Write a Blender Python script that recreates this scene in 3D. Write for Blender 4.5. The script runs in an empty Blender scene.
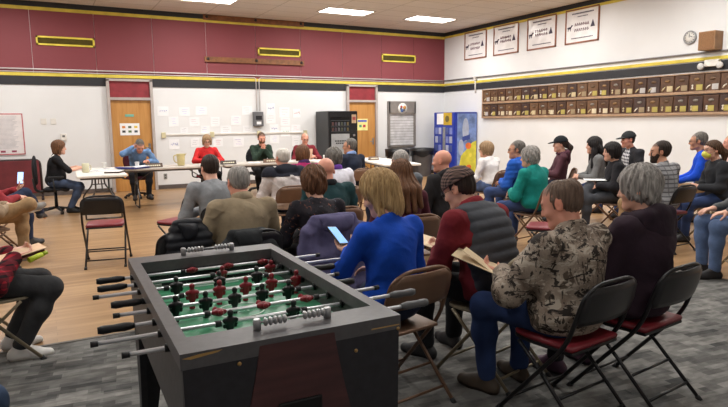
import bpy, bmesh, math, random
import numpy as np
from mathutils import Vector, Matrix
random.seed(7); RNG = np.random.default_rng(7)
PI = math.pi
scene = bpy.context.scene
COL = scene.collection

# ------------------------------------------------------------------ objects
def tag(o, label=None, cat=None, group=None, kind=None):
    if label: o['label'] = label
    if cat: o['category'] = cat
    if group: o['group'] = group
    if kind: o['kind'] = kind
    return o

def thing(name, label, cat, loc=(0, 0, 0), rz=0.0, group=None):
    o = bpy.data.objects.new(name, None)
    o.empty_display_size = 0.1
    COL.objects.link(o); o.location = loc; o.rotation_euler = (0, 0, rz)
    return tag(o, label, cat, group)

def link(name, me, m, parent=None):
    o = bpy.data.objects.new(name, me); COL.objects.link(o)
    if m is not None:
        ms = m if isinstance(m, (list, tuple)) else [m]
        if not len(me.materials):
            for x in ms: me.materials.append(x)
    if parent is not None: o.parent = parent
    return o

def dup(root, loc, rz, label=None, group=None):
    r = root.copy(); COL.objects.link(r); r.location = loc; r.rotation_euler = (0, 0, rz)
    if label: r['label'] = label
    if group: r['group'] = group
    for ch in list(root.children):
        c = ch.copy(); COL.objects.link(c); c.parent = r
        for g in list(ch.children):
            d = g.copy(); COL.objects.link(d); d.parent = c
    return r

# ------------------------------------------------------------------ bmesh builder
class MB:
    def __init__(s): s.bm = bmesh.new()
    def box(s, c, d, bevel=0.0, rot=None, mi=0):
        m = Matrix.Translation(Vector(c))
        if rot is not None: m = m @ rot.to_4x4()
        r = bmesh.ops.create_cube(s.bm, size=1.0)
        vs = r['verts']
        bmesh.ops.scale(s.bm, vec=Vector(d), verts=vs)
        if bevel > 0:
            es = list({e for v in vs for e in v.link_edges})
            g = bmesh.ops.bevel(s.bm, geom=es, offset=min(bevel, min(d) * 0.45), segments=2, affect='EDGES', profile=0.6)
            vs = list({v for f in g['faces'] for v in f.verts} | {v for v in vs if v.is_valid})
        fs = {f for v in vs for f in v.link_faces}
        for f in fs: f.material_index = mi
        bmesh.ops.transform(s.bm, matrix=m, verts=vs)
        return s
    def tube(s, pts, r, seg=10, closed=False, mi=0, flat=1.0, caps=True):
        pts = [Vector(p) for p in pts]; n = len(pts)
        rs = r if isinstance(r, (list, tuple)) else [r] * n
        rings = []; prev = None
        for i, p in enumerate(pts):
            if closed: t = pts[(i + 1) % n] - pts[i - 1]
            else: t = pts[min(i + 1, n - 1)] - pts[max(i - 1, 0)]
            t.normalize()
            if prev is None:
                a = Vector((0, 0, 1)) if abs(t.z) < 0.9 else Vector((1, 0, 0))
                u = t.cross(a).normalized()
            else:
                u = (prev - t * prev.dot(t)).normalized()
            prev = u; v = t.cross(u)
            rings.append([s.bm.verts.new(p + (u * math.cos(2 * PI * k / seg) + v * math.sin(2 * PI * k / seg) * flat) * rs[i]) for k in range(seg)])
        m = n if closed else n - 1
        for i in range(m):
            A, B = rings[i], rings[(i + 1) % n]
            for k in range(seg):
                f = s.bm.faces.new((A[k], A[(k + 1) % seg], B[(k + 1) % seg], B[k])); f.smooth = True; f.material_index = mi
        if caps and not closed:
            f = s.bm.faces.new(rings[0][::-1]); f.material_index = mi
            f = s.bm.faces.new(rings[-1]); f.material_index = mi
        return s
    def lathe(s, prof, seg=24, c=(0, 0, 0), mi=0, rot=None):
        M = (rot or Matrix.Identity(3)); c = Vector(c)
        rings = []
        for (r, z) in prof:
            rings.append([s.bm.verts.new(c + M @ Vector((max(r, 1e-4) * math.cos(2 * PI * k / seg), max(r, 1e-4) * math.sin(2 * PI * k / seg), z))) for k in range(seg)])
        for A, B in zip(rings[:-1], rings[1:]):
            for k in range(seg):
                f = s.bm.faces.new((A[k], A[(k + 1) % seg], B[(k + 1) % seg], B[k])); f.smooth = True; f.material_index = mi
        f = s.bm.faces.new(rings[0][::-1]); f.material_index = mi
        f = s.bm.faces.new(rings[-1]); f.material_index = mi
        return s
    def poly(s, pts, th, axis, mi=0):
        """prism: polygon pts (3D) extruded by vector axis*th"""
        a = Vector(axis) * th
        A = [s.bm.verts.new(Vector(p)) for p in pts]; B = [s.bm.verts.new(Vector(p) + a) for p in pts]
        n = len(A); fs = [s.bm.faces.new(A[::-1]), s.bm.faces.new(B)]
        for i in range(n): fs.append(s.bm.faces.new((A[i], A[(i + 1) % n], B[(i + 1) % n], B[i])))
        for f in fs: f.material_index = mi
        return s
    def done(s, name, m, parent=None, label=None, bevel=0.0):
        bmesh.ops.recalc_face_normals(s.bm, faces=s.bm.faces)
        me = bpy.data.meshes.new(name); s.bm.to_mesh(me); s.bm.free()
        ms = m if isinstance(m, (list, tuple)) else [m]
        for x in ms: me.materials.append(x)
        o = bpy.data.objects.new(name, me); COL.objects.link(o)
        if parent is not None: o.parent = parent
        if label: o['label'] = label
        if bevel > 0:
            b = o.modifiers.new('bevel', 'BEVEL'); b.width = bevel; b.segments = 2; b.limit_method = 'ANGLE'; b.angle_limit = 0.8
        return o

def arc_pts(pts, rad, n=6):
    """round the corners of a polyline"""
    pts = [Vector(p) for p in pts]; out = [pts[0]]
    for a, b, c in zip(pts[:-2], pts[1:-1], pts[2:]):
        u = (a - b); v = (c - b); r = min(rad, u.length * 0.49, v.length * 0.49)
        p0 = b + u.normalized() * r; p1 = b + v.normalized() * r
        for i in range(n + 1):
            t = i / n
            out.append(p0.lerp(b, t).lerp(b.lerp(p1, t), t))
    out.append(pts[-1]); return out

# ------------------------------------------------------------------ materials
MC = {}
def lin(c):
    f = lambda v: v / 12.92 if v <= 0.04045 else ((v + 0.055) / 1.055) ** 2.4
    return tuple(f(v / 255.0) for v in c[:3]) + (1.0,)

class NT:
    def __init__(s, name):
        s.m = bpy.data.materials.new(name); s.m.use_nodes = True
        s.t = s.m.node_tree; s.b = s.t.nodes['Principled BSDF']; s.out = s.t.nodes['Material Output']
    def n(s, kind, **kw):
        x = s.t.nodes.new(kind)
        for k, v in kw.items():
            if k.startswith('i_'):
                key = k[2:]; key = int(key) if key.isdigit() else key.replace('_', ' ')
                x.inputs[key].default_value = v
            else: setattr(x, k, v)
        return x
    def l(s, a, b): s.t.links.new(a, b)
    def coord(s, scale=(1, 1, 1), rot=(0, 0, 0), out='Object'):
        c = s.n('ShaderNodeTexCoord'); m = s.n('ShaderNodeMapping')
        m.inputs['Scale'].default_value = scale; m.inputs['Rotation'].default_value = rot
        s.l(c.outputs[out], m.inputs['Vector']); return m.outputs['Vector']
    def ramp(s, fac, stops, interp='LINEAR'):
        r = s.n('ShaderNodeValToRGB'); cr = r.color_ramp; cr.interpolation = interp
        while len(cr.elements) < len(stops): cr.elements.new(0.5)
        for e, (p, c) in zip(cr.elements, stops): e.position = p; e.color = lin(c)
        s.l(fac, r.inputs['Fac']); return r.outputs['Color']
    def mix(s, fac, a, b, mode='MIX'):
        x = s.n('ShaderNodeMix', data_type='RGBA', blend_type=mode)
        for sock, v in ((x.inputs[0], fac), (x.inputs[6], a), (x.inputs[7], b)):
            if hasattr(v, 'links'): s.l(v, sock)
            else: sock.default_value = v
        return x.outputs[2]
    def math(s, op, a, b=0.0):
        x = s.n('ShaderNodeMath', operation=op)
        for sock, v in ((x.inputs[0], a), (x.inputs[1], b)):
            if hasattr(v, 'links'): s.l(v, sock)
            else: sock.default_value = v
        return x.outputs[0]
    def base(s, v):
        if hasattr(v, 'links'): s.l(v, s.b.inputs['Base Color'])
        else: s.b.inputs['Base Color'].default_value = v
    def bump(s, h, dist=0.002, strength=0.6):
        b = s.n('ShaderNodeBump'); b.inputs['Distance'].default_value = dist; b.inputs['Strength'].default_value = strength
        s.l(h, b.inputs['Height']); s.l(b.outputs['Normal'], s.b.inputs['Normal'])
    def fin(s, rough=0.6, metal=0.0, spec=0.5):
        s.b.inputs['Roughness'].default_value = rough; s.b.inputs['Metallic'].default_value = metal
        s.b.inputs['Specular IOR Level'].default_value = spec
        return s.m

def mat(name, c, rough=0.6, metal=0.0, var=0.08, scale=6.0, bump=0.0, spec=0.4):
    if name in MC: return MC[name]
    t = NT(name); v = t.coord()
    n = t.n('ShaderNodeTexNoise'); n.inputs['Scale'].default_value = scale; n.inputs['Detail'].default_value = 4
    t.l(v, n.inputs['Vector'])
    k1 = tuple(max(0, x * (1 - var)) for x in c[:3]); k2 = tuple(min(255, x * (1 + var)) for x in c[:3])
    t.base(t.ramp(n.outputs['Fac'], [(0.3, k1), (0.7, k2)]))
    if bump > 0: t.bump(n.outputs['Fac'], bump)
    MC[name] = t.fin(rough, metal, spec); return MC[name]

def cloth(name, c, var=0.14, rough=0.9, weave=350.0, big=11.0, bumpd=0.014):
    if name in MC: return MC[name]
    t = NT(name); v = t.coord()
    n = t.n('ShaderNodeTexNoise'); n.inputs['Scale'].default_value = big; n.inputs['Detail'].default_value = 5; t.l(v, n.inputs['Vector'])
    n2 = t.n('ShaderNodeTexNoise'); n2.inputs['Scale'].default_value = weave; t.l(v, n2.inputs['Vector'])
    f = t.math('ADD', t.math('MULTIPLY', n.outputs['Fac'], 0.75), t.math('MULTIPLY', n2.outputs['Fac'], 0.25))
    k1 = tuple(x * (1 - var) for x in c); k2 = tuple(min(255, x * (1 + var)) for x in c)
    t.base(t.ramp(f, [(0.3, k1), (0.7, k2)])); t.bump(n.outputs['Fac'], bumpd, 0.5)
    MC[name] = t.fin(rough, 0, 0.25); return MC[name]

def plaid(name, a, b, c, s=0.05, rot=(0.1, 0.1, 0.3)):
    """checks: bands along the width and the height of the body"""
    if name in MC: return MC[name]
    t = NT(name); v = t.coord(scale=(1 / s, 1 / s, 1 / s), rot=rot)
    sx = t.n('ShaderNodeSeparateXYZ'); t.l(v, sx.inputs[0])
    def band(o):
        f = t.math('FRACT', o); return t.math('GREATER_THAN', f, 0.5)
    xy = t.math('ADD', sx.outputs[0], sx.outputs[1])
    h = t.math('MULTIPLY', t.math('ADD', band(xy), band(sx.outputs[2])), 0.5)
    t.base(t.ramp(h, [(0.0, a), (0.4, b), (0.9, c)], 'CONSTANT'))
    MC[name] = t.fin(0.9, 0, 0.2); return MC[name]

def stripes(name, a, b, s=0.025, width=0.35):
    if name in MC: return MC[name]
    t = NT(name); v = t.coord(scale=(1 / s,) * 3)
    sx = t.n('ShaderNodeSeparateXYZ'); t.l(v, sx.inputs[0])
    h = t.math('GREATER_THAN', t.math('FRACT', sx.outputs[2]), 1 - width)
    g = t.math('GREATER_THAN', t.math('FRACT', t.math('MULTIPLY', sx.outputs[0], 0.6)), 0.8)
    t.base(t.ramp(t.math('MAXIMUM', h, t.math('MULTIPLY', g, 0.6)), [(0.0, a), (1.0, b)]))
    MC[name] = t.fin(0.9, 0, 0.2); return MC[name]

def camo(name, stops, scale=13.0, stretch=(1, 1, 0.7)):
    """base ground in two tones, then separate layers of blotches, each (scale, threshold, colour, stretch)"""
    if name in MC: return MC[name]
    t = NT(name)
    def nz(sc, st, dist=0.5, det=6):
        n = t.n('ShaderNodeTexNoise'); n.inputs['Scale'].default_value = sc; n.inputs['Detail'].default_value = det; n.inputs['Roughness'].default_value = 0.6; n.inputs['Distortion'].default_value = dist
        t.l(t.coord(scale=st), n.inputs['Vector']); return n.outputs['Fac']
    c = t.ramp(nz(scale * 0.55, (1, 1, 1)), [(0.38, stops[0]), (0.62, stops[1])])
    for sc, th, col, st in stops[2:]:
        f = nz(sc, st, 0.9); m = t.n('ShaderNodeMapRange'); m.inputs[1].default_value = th; m.inputs[2].default_value = th + 0.03; t.l(f, m.inputs[0])
        c = t.mix(m.outputs[0], c, lin(col))
    t.base(c); n2 = nz(9, (1, 1, 1)); t.bump(n2, 0.012, 0.6)
    MC[name] = t.fin(0.85, 0, 0.25); return MC[name]

def hairmat(name, a, b, stretch=(90, 90, 12)):
    if name in MC: return MC[name]
    t = NT(name); v = t.coord(scale=stretch)
    n = t.n('ShaderNodeTexNoise'); n.inputs['Scale'].default_value = 1.0; n.inputs['Detail'].default_value = 5; n.inputs['Distortion'].default_value = 0.6
    t.l(v, n.inputs['Vector']); t.base(t.ramp(n.outputs['Fac'], [(0.25, a), (0.75, b)])); t.bump(n.outputs['Fac'], 0.004, 0.6)
    MC[name] = t.fin(0.6, 0, 0.3); return MC[name]

def vcol(name, rough=0.5, noise=0.06):
    if name in MC: return MC[name]
    t = NT(name); a = t.n('ShaderNodeAttribute', attribute_name='tint')
    v = t.coord(); n = t.n('ShaderNodeTexNoise'); n.inputs['Scale'].default_value = 40; t.l(v, n.inputs['Vector'])
    t.base(t.mix(noise, a.outputs['Color'], n.outputs['Color'], 'OVERLAY'))
    MC[name] = t.fin(rough, 0, 0.35); return MC[name]

def metal(name, c, rough=0.35): return mat(name, c, rough, 1.0, 0.05, 12)
def emit(name, c, strength):
    if name in MC: return MC[name]
    t = NT(name); t.base(lin(c)); t.b.inputs['Emission Color'].default_value = lin(c); t.b.inputs['Emission Strength'].default_value = strength
    MC[name] = t.fin(0.5); return MC[name]

# ------------------------------------------------------------------ implicit surface mesher
class Vol:
    def __init__(s, lo, hi, h):
        s.lo = np.array(lo, float); s.h = h
        s.n = np.ceil((np.array(hi, float) - s.lo) / h).astype(int) + 1
        s.ax = [(s.lo[i] + h * np.arange(s.n[i])).astype(np.float32) for i in range(3)]
        s.d = np.full(tuple(s.n), 1.0, np.float32)
    def sl(s, lo, hi, m):
        a = np.clip(np.floor((np.array(lo) - m - s.lo) / s.h).astype(int), 0, s.n)
        b = np.clip(np.ceil((np.array(hi) + m - s.lo) / s.h).astype(int) + 1, 0, s.n)
        return tuple(slice(x, y) for x, y in zip(a, b))
    def grid(s, sl):
        return (s.ax[0][sl[0]][:, None, None], s.ax[1][sl[1]][None, :, None], s.ax[2][sl[2]][None, None, :])
    def put(s, sl, v, k, cut=False):
        o = s.d[sl]
        if cut: o, v = -o, v
        if k > 0:
            t = np.clip(0.5 + 0.5 * (o - v) / k, 0, 1); r = o + (v - o) * t - k * t * (1 - t)
        else: r = np.minimum(o, v)
        s.d[sl] = -r if cut else r
    def cone(s, a, b, r1, r2, k=0.02, cut=False, flat=None):
        a = np.array(a, float); b = np.array(b, float); R = max(r1, r2)
        g = R
        if flat is not None: g = R / min(1.0, flat[1])
        sl = s.sl(np.minimum(a, b) - g, np.maximum(a, b) + g, k + 3 * s.h)
        if any(x.stop <= x.start for x in sl): return s
        X, Y, Z = s.grid(sl)
        px, py, pz = X - a[0], Y - a[1], Z - a[2]; v = b - a
        if flat is not None:
            f, q = np.array(flat[0], float), flat[1] - 1
            dt = px * f[0] + py * f[1] + pz * f[2]
            px = px + q * dt * f[0]; py = py + q * dt * f[1]; pz = pz + q * dt * f[2]
            v = v + q * (v @ f) * f
        L2 = max(v @ v, 1e-9)
        t = np.clip((px * v[0] + py * v[1] + pz * v[2]) / L2, 0, 1)
        dd = np.sqrt((px - t * v[0]) ** 2 + (py - t * v[1]) ** 2 + (pz - t * v[2]) ** 2) - (r1 + (r2 - r1) * t)
        s.put(sl, dd.astype(np.float32), k, cut); return s
    def ell(s, c, r, R=None, k=0.02, cut=False):
        c = np.array(c, float); r = np.array(r, float); g = np.full(3, r.max()) if R is not None else r
        sl = s.sl(c - g, c + g, k + 3 * s.h)
        if any(x.stop <= x.start for x in sl): return s
        X, Y, Z = s.grid(sl); px, py, pz = X - c[0], Y - c[1], Z - c[2]
        if R is not None:
            R = np.array(R); px, py, pz = (px * R[0, i] + py * R[1, i] + pz * R[2, i] for i in range(3))
        k0 = np.sqrt((px / r[0]) ** 2 + (py / r[1]) ** 2 + (pz / r[2]) ** 2)
        k1 = np.sqrt((px / r[0] ** 2) ** 2 + (py / r[1] ** 2) ** 2 + (pz / r[2] ** 2) ** 2)
        s.put(sl, (k0 * (k0 - 1) / np.maximum(k1, 1e-6)).astype(np.float32), k, cut); return s
    def plane(s, p, n, k=0.006):
        """keep the side the normal points away from"""
        p = np.array(p, float); n = np.array(n, float); n = n / np.linalg.norm(n)
        X, Y, Z = s.ax[0][:, None, None], s.ax[1][None, :, None], s.ax[2][None, None, :]
        v = ((X - p[0]) * n[0] + (Y - p[1]) * n[1] + (Z - p[2]) * n[2]).astype(np.float32)
        o, w = -s.d, -v
        t = np.clip(0.5 + 0.5 * (o - w) / k, 0, 1); s.d = -(o + (w - o) * t - k * t * (1 - t)); return s
    def disp(s, fn, band=0.05):
        m = np.abs(s.d) < band
        i, j, k = np.nonzero(m)
        s.d[m] += fn(s.ax[0][i], s.ax[1][j], s.ax[2][k]).astype(np.float32); return s
    def mesh(s, name):
        d = s.d; h = s.h
        d[0] = np.maximum(d[0], h); d[-1] = np.maximum(d[-1], h); d[:, 0] = np.maximum(d[:, 0], h); d[:, -1] = np.maximum(d[:, -1], h)
        d[:, :, 0] = np.maximum(d[:, :, 0], h); d[:, :, -1] = np.maximum(d[:, :, -1], h)
        ins = d < 0
        c = np.zeros(tuple(np.array(d.shape) - 1), np.int8)
        for a in (0, 1):
            for b in (0, 1):
                for e in (0, 1):
                    c += ins[a:a + c.shape[0], b:b + c.shape[1], e:e + c.shape[2]]
        I, J, K = np.nonzero((c > 0) & (c < 8))
        N = len(I)
        off = [(0, 0, 0), (1, 0, 0), (0, 1, 0), (1, 1, 0), (0, 0, 1), (1, 0, 1), (0, 1, 1), (1, 1, 1)]
        V = np.stack([d[I + o[0], J + o[1], K + o[2]] for o in off], 1)
        acc = np.zeros((N, 3)); cnt = np.zeros(N)
        for a in range(8):
            for b in range(a + 1, 8):
                if sum(x != y for x, y in zip(off[a], off[b])) != 1: continue
                va, vb = V[:, a], V[:, b]; m = (va < 0) != (vb < 0)
                t = np.where(m, va / np.where(m, va - vb, 1), 0)
                pa, pb = np.array(off[a], float), np.array(off[b], float)
                acc += m[:, None] * (pa + t[:, None] * (pb - pa)); cnt += m
        P = (np.stack([I, J, K], 1) + acc / cnt[:, None]) * h + s.lo
        idx = np.full(c.shape, -1, np.int64); idx[I, J, K] = np.arange(N)
        F = []
        S = c.shape
        # x edges
        e = ins[:-1, 1:-1, 1:-1] != ins[1:, 1:-1, 1:-1]; i, j, k = np.nonzero(e); j += 1; k += 1
        q = np.stack([idx[i, j - 1, k - 1], idx[i, j, k - 1], idx[i, j, k], idx[i, j - 1, k]], 1)
        fl = ~ins[i, j, k]; q[fl] = q[fl][:, ::-1]; F.append(q)
        e = ins[1:-1, :-1, 1:-1] != ins[1:-1, 1:, 1:-1]; i, j, k = np.nonzero(e); i += 1; k += 1
        q = np.stack([idx[i - 1, j, k - 1], idx[i - 1, j, k], idx[i, j, k], idx[i, j, k - 1]], 1)
        fl = ~ins[i, j, k]; q[fl] = q[fl][:, ::-1]; F.append(q)
        e = ins[1:-1, 1:-1, :-1] != ins[1:-1, 1:-1, 1:]; i, j, k = np.nonzero(e); i += 1; j += 1
        q = np.stack([idx[i - 1, j - 1, k], idx[i, j - 1, k], idx[i, j, k], idx[i - 1, j, k]], 1)
        fl = ~ins[i, j, k]; q[fl] = q[fl][:, ::-1]; F.append(q)
        F = np.concatenate(F).astype(np.int32)
        me = bpy.data.meshes.new(name)
        me.vertices.add(N); me.vertices.foreach_set('co', P.astype(np.float32).ravel())
        me.loops.add(F.size); me.loops.foreach_set('vertex_index', F.ravel())
        me.polygons.add(len(F)); me.polygons.foreach_set('loop_start', np.arange(0, F.size, 4, dtype=np.int32))
        me.polygons.foreach_set('use_smooth', np.ones(len(F), bool))
        me.update(calc_edges=True); me.validate()
        return me, P

def tint(me, cols):
    a = me.color_attributes.new('tint', 'FLOAT_COLOR', 'POINT')
    c = np.ones((len(me.vertices), 4), np.float32); c[:, :3] = cols
    a.data.foreach_set('color', c.ravel())

def wrinkle(seed, amp, f=14.0):
    r = np.random.default_rng(seed); w = r.normal(size=(6, 3)) * f; ph = r.uniform(0, 6.28, 6)
    w2 = r.normal(size=(5, 3)) * f * 1.15; p2 = r.uniform(0, 6.28, (5, 3))
    def fn(x, y, z):
        v = 0
        for i in range(5):
            a, b = w2[i], w2[i - 1]
            u = a[0] * x + a[1] * y + a[2] * z + p2[i, 0] + 1.3 * np.sin(.55 * (b[0] * x + b[1] * y + b[2] * z) + p2[i, 1])
            v = v + .35 - 1.25 * (1 - np.abs(np.sin(u))) ** 4 * (.5 + .5 * np.sin(.35 * (b[2] * x + b[0] * y + a[1] * z) + p2[i, 2]))
        for i in range(6): v = v + np.sin(w[i, 0] * x + w[i, 1] * y + w[i, 2] * z * 1.3 + ph[i] + 0.8 * np.sin(w[i - 1, 0] * x * 0.6 + w[i - 1, 2] * z))
        return np.clip(v * amp / 3, -.018, .007)
    return fn
# ================================================================== camera
F, YAW, PITCH, ROLL, CH = 587.8, 0.4992, 0.1375, -0.0094, 1.5314
cam = bpy.data.cameras.new('camera'); co = bpy.data.objects.new('camera', cam); COL.objects.link(co)
cam.sensor_fit = 'HORIZONTAL'; cam.sensor_width = 36.0; cam.lens = F / 728 * 36.0; cam.clip_start = 0.05; cam.clip_end = 100
fw = Vector((math.sin(YAW) * math.cos(PITCH), math.cos(YAW) * math.cos(PITCH), -math.sin(PITCH)))
rt = Vector((math.cos(YAW), -math.sin(YAW), 0)); up = rt.cross(fw)
r2 = rt * math.cos(ROLL) + up * math.sin(ROLL); u2 = -rt * math.sin(ROLL) + up * math.cos(ROLL)
M = Matrix((r2, u2, -fw)).transposed().to_4x4(); M.translation = (0, 0, CH)
co.matrix_world = M; scene.camera = co
scene.view_settings.view_transform = 'Standard'
scene.view_settings.look = 'None'
scene.view_settings.exposure = 0.0

# ================================================================== room shell
XL, XR, YN, YB, ZC = -4.2, 10.65, -3.2, 14.48, 4.1
def struct(o): o['kind'] = 'structure'; return o

def wood_mat():
    t = NT('maple_strip_floor'); v = t.coord()
    b = t.n('ShaderNodeTexBrick'); b.offset = 0.37; b.offset_frequency = 2
    for k, x in (('Scale', 1.0), ('Mortar Size', 0.0012), ('Brick Width', 0.95), ('Row Height', 0.075), ('Bias', 0.0)): b.inputs[k].default_value = x
    b.inputs['Color1'].default_value = lin((164, 128, 90)); b.inputs['Color2'].default_value = lin((182, 146, 106)); b.inputs['Mortar'].default_value = lin((146, 116, 88))
    t.l(v, b.inputs['Vector'])
    n = t.n('ShaderNodeTexNoise'); n.inputs['Scale'].default_value = 1; n.inputs['Detail'].default_value = 5
    t.l(t.coord(scale=(1.2, 16, 1)), n.inputs['Vector'])
    g = t.ramp(n.outputs['Fac'], [(0.3, (196, 188, 178)), (0.7, (255, 255, 255))])
    t.base(t.mix(0.75, b.outputs['Color'], g, 'MULTIPLY'))
    return t.fin(0.34, 0, 0.45)

def carpet_mat():
    t = NT('grey_mosaic_carpet'); v = t.coord(rot=(0, 0, 0.12))
    def br(w, h, off, c1, c2):
        b = t.n('ShaderNodeTexBrick'); b.offset = off
        for k, x in (('Scale', 1.0), ('Mortar Size', 0.0), ('Brick Width', w), ('Row Height', h)): b.inputs[k].default_value = x
        b.inputs['Color1'].default_value = lin(c1); b.inputs['Color2'].default_value = lin(c2); b.inputs['Mortar'].default_value = lin(c1)
        t.l(v, b.inputs['Vector']); return b.outputs['Color']
    a = br(0.15, 0.05, 0.43, (66, 66, 66), (158, 156, 152)); c = br(0.23, 0.075, 0.31, (78, 78, 78), (146, 143, 139))
    x = t.mix(0.5, a, c)
    n = t.n('ShaderNodeTexNoise'); n.inputs['Scale'].default_value = 1; n.inputs['Detail'].default_value = 6; t.l(t.coord(scale=(9, 20, 14)), n.inputs['Vector'])
    g = t.ramp(n.outputs['Fac'], [(0.32, (178, 178, 178)), (0.68, (255, 255, 255))])
    t.base(t.mix(0.8, x, g, 'MULTIPLY'))
    n2 = t.n('ShaderNodeTexNoise'); n2.inputs['Scale'].default_value = 220; t.l(t.coord(), n2.inputs['Vector']); t.bump(n2.outputs['Fac'], 0.004, 0.7)
    return t.fin(0.95, 0, 0.15)

def ceil_mat():
    t = NT('ceiling_tiles'); v = t.coord()
    b = t.n('ShaderNodeTexBrick'); b.offset = 0.0
    for k, x in (('Scale', 1.0), ('Mortar Size', 0.012), ('Brick Width', 1.21), ('Row Height', 0.605)): b.inputs[k].default_value = x
    b.inputs['Color1'].default_value = lin((220, 214, 206)); b.inputs['Color2'].default_value = lin((224, 219, 212)); b.inputs['Mortar'].default_value = lin((190, 184, 174))
    t.l(v, b.inputs['Vector'])
    n = t.n('ShaderNodeTexNoise'); n.inputs['Scale'].default_value = 60; t.l(v, n.inputs['Vector'])
    g = t.ramp(n.outputs['Fac'], [(0.35, (228, 228, 228)), (0.6, (255, 255, 255))])
    t.base(t.mix(0.6, b.outputs['Color'], g, 'MULTIPLY')); return t.fin(0.9, 0, 0.2)

def painted(name, c, block=True):
    t = NT(name); v = t.coord()
    n = t.n('ShaderNodeTexNoise'); n.inputs['Scale'].default_value = 1.2; n.inputs['Detail'].default_value = 3; t.l(v, n.inputs['Vector'])
    t.base(t.ramp(n.outputs['Fac'], [(0.3, tuple(x * 0.97 for x in c)), (0.7, c)]))
    n2 = t.n('ShaderNodeTexNoise'); n2.inputs['Scale'].default_value = 90; t.l(v, n2.inputs['Vector']); t.bump(n2.outputs['Fac'], 0.002, 0.3)
    return t.fin(0.62, 0, 0.3)

WHITE = painted('white_wall_paint', (228, 228, 229))
MAROON = painted('maroon_wall_panel', (132, 66, 72))
BLACKP = mat('black_wall_band', (44, 44, 48), 0.6, 0, 0.06)
YELLOWP = mat('yellow_wall_line', (214, 194, 78), 0.6, 0, 0.05)
CONDUIT = mat('white_conduit', (206, 198, 198), 0.4, 0.1, 0.04)
GREYMET = metal('grey_brushed_metal', (150, 150, 152))
CHROME = metal('chrome', (225, 225, 228), 0.16)
DARKMET = mat('black_powder_coat', (26, 26, 28), 0.38, 0.3, 0.1)

struct(MB().box((3.2, 5.6, -0.06), (15.2, 18.0, 0.12)).done('floor', wood_mat()))
struct(MB().box((0.715, 0.65, 0.004), (9.83, 7.7, 0.008)).done('floor_carpet', carpet_mat()))
struct(MB().box((3.2, 5.6, ZC + 0.06), (15.2, 18.0, 0.12)).done('ceiling', ceil_mat()))
struct(MB().box((3.2, YB + 0.1, 2.05), (15.2, 0.2, 4.3)).done('wall_back', WHITE))
struct(MB().box((XR + 0.1, 5.6, 2.05), (0.2, 18.2, 4.3)).done('wall_right', WHITE))
struct(MB().box((XL - 0.1, 5.6, 2.05), (0.2, 18.2, 4.3)).done('wall_left', WHITE))
struct(MB().box((3.2, YN - 0.1, 2.05), (15.2, 0.2, 4.3)).done('wall_front', WHITE))
# maroon upper panelling on the back wall in separate sheets, with fine seams
m = MB(); seams = [XL, -2.5, -1.26, -0.03, 1.2, 2.41, 3.63, 4.86, 6.06, 7.27, 8.48, 9.55, XR]
for a, b in zip(seams[:-1], seams[1:]): m.box(((a + b) / 2, YB - 0.006, 3.24), (b - a - 0.008, 0.012, 1.36))
struct(m.done('trim_1', MAROON))
struct(MB().box((3.2, YB - 0.010, 4.045), (14.9, 0.02, 0.11)).box((XR - 0.010, 5.6, 4.045), (0.02, 17.7, 0.11)).done('trim_2', BLACKP))
struct(MB().box((3.2, YB - 0.011, 3.955), (14.9, 0.022, 0.07)).box((XR - 0.011, 5.6, 3.965), (0.022, 17.7, 0.055)).done('trim_3', YELLOWP))
struct(MB().box((3.2, YB - 0.012, 2.60), (14.9, 0.024, 0.065)).box((XR - 0.012, 5.6, 2.605), (0.024, 17.7, 0.06)).done('trim_4', YELLOWP))
struct(MB().box((3.2, YB - 0.010, 2.47), (14.9, 0.020, 0.18)).box((XR - 0.010, 5.6, 2.475), (0.020, 17.7, 0.16)).done('trim_5', BLACKP))
BASEB = mat('dark_base_strip', (92, 82, 78), 0.6)
struct(MB().box(((XL + 1.35) / 2, YB - 0.008, 0.05), (1.35 - XL, 0.016, 0.10)).box(((2.36 + 7.3) / 2, YB - 0.008, 0.05), (7.3 - 2.36, 0.016, 0.10)).box(((8.34 + XR) / 2, YB - 0.008, 0.05), (XR - 8.34, 0.016, 0.10)).done('baseboard_back', BASEB))
struct(MB().box((XR - 0.008, 5.6, 0.05), (0.016, 17.7, 0.10)).done('baseboard_right', BASEB))
struct(MB().box((5.645, 0.65, 0.006), (0.03, 7.7, 0.012)).box((0.73, 4.515, 0.006), (9.86, 0.03, 0.012)).done('trim_6', mat('carpet_edge_strip', (96, 90, 82), 0.5)))

# conduits run along the walls
def conduit(pts, label, r=0.016, z2=None):
    o = MB().tube(arc_pts(pts, 0.06), r, 8).done('conduit', CONDUIT); tag(o, label, 'pipe'); return o
conduit([(XL + 0.05, YB - 0.03, 2.705), (XR - 0.05, YB - 0.03, 2.715)], 'upper of the two white conduits along the maroon back wall')
conduit([(XL + 0.05, YB - 0.03, 2.645), (4.83, YB - 0.03, 2.655), (4.83, YB - 0.03, 1.83)], 'thin white conduit bending down to the grey box, left of the pair', 0.011)
conduit([(XR - 0.05, YB - 0.03, 2.66), (4.91, YB - 0.03, 2.655), (4.91, YB - 0.03, 1.83)], 'thin white conduit bending down to the grey box, right of the pair', 0.011)
GCON = mat('grey_conduit', (128, 126, 128), 0.45, 0.3)
tag(MB().tube([(XR - 0.03, YB - 0.05, 2.72), (XR - 0.03, -3, 2.715)], 0.016, 8).done('conduit', GCON), 'long grey conduit along the white side wall above the yellow line', 'pipe')
tag(MB().tube(arc_pts([(XR - 0.03, 13.0, 2.68), (XR - 0.03, 13.0, 2.3)], 0.05), 0.02, 8).box((XR - 0.04, 13.0, 2.70), (0.06, 0.1, 0.09)).done('conduit', mat('white_pvc', (214, 210, 204), 0.5)), 'short white conduit dropping beside the end of the plaque board', 'pipe')

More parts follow.
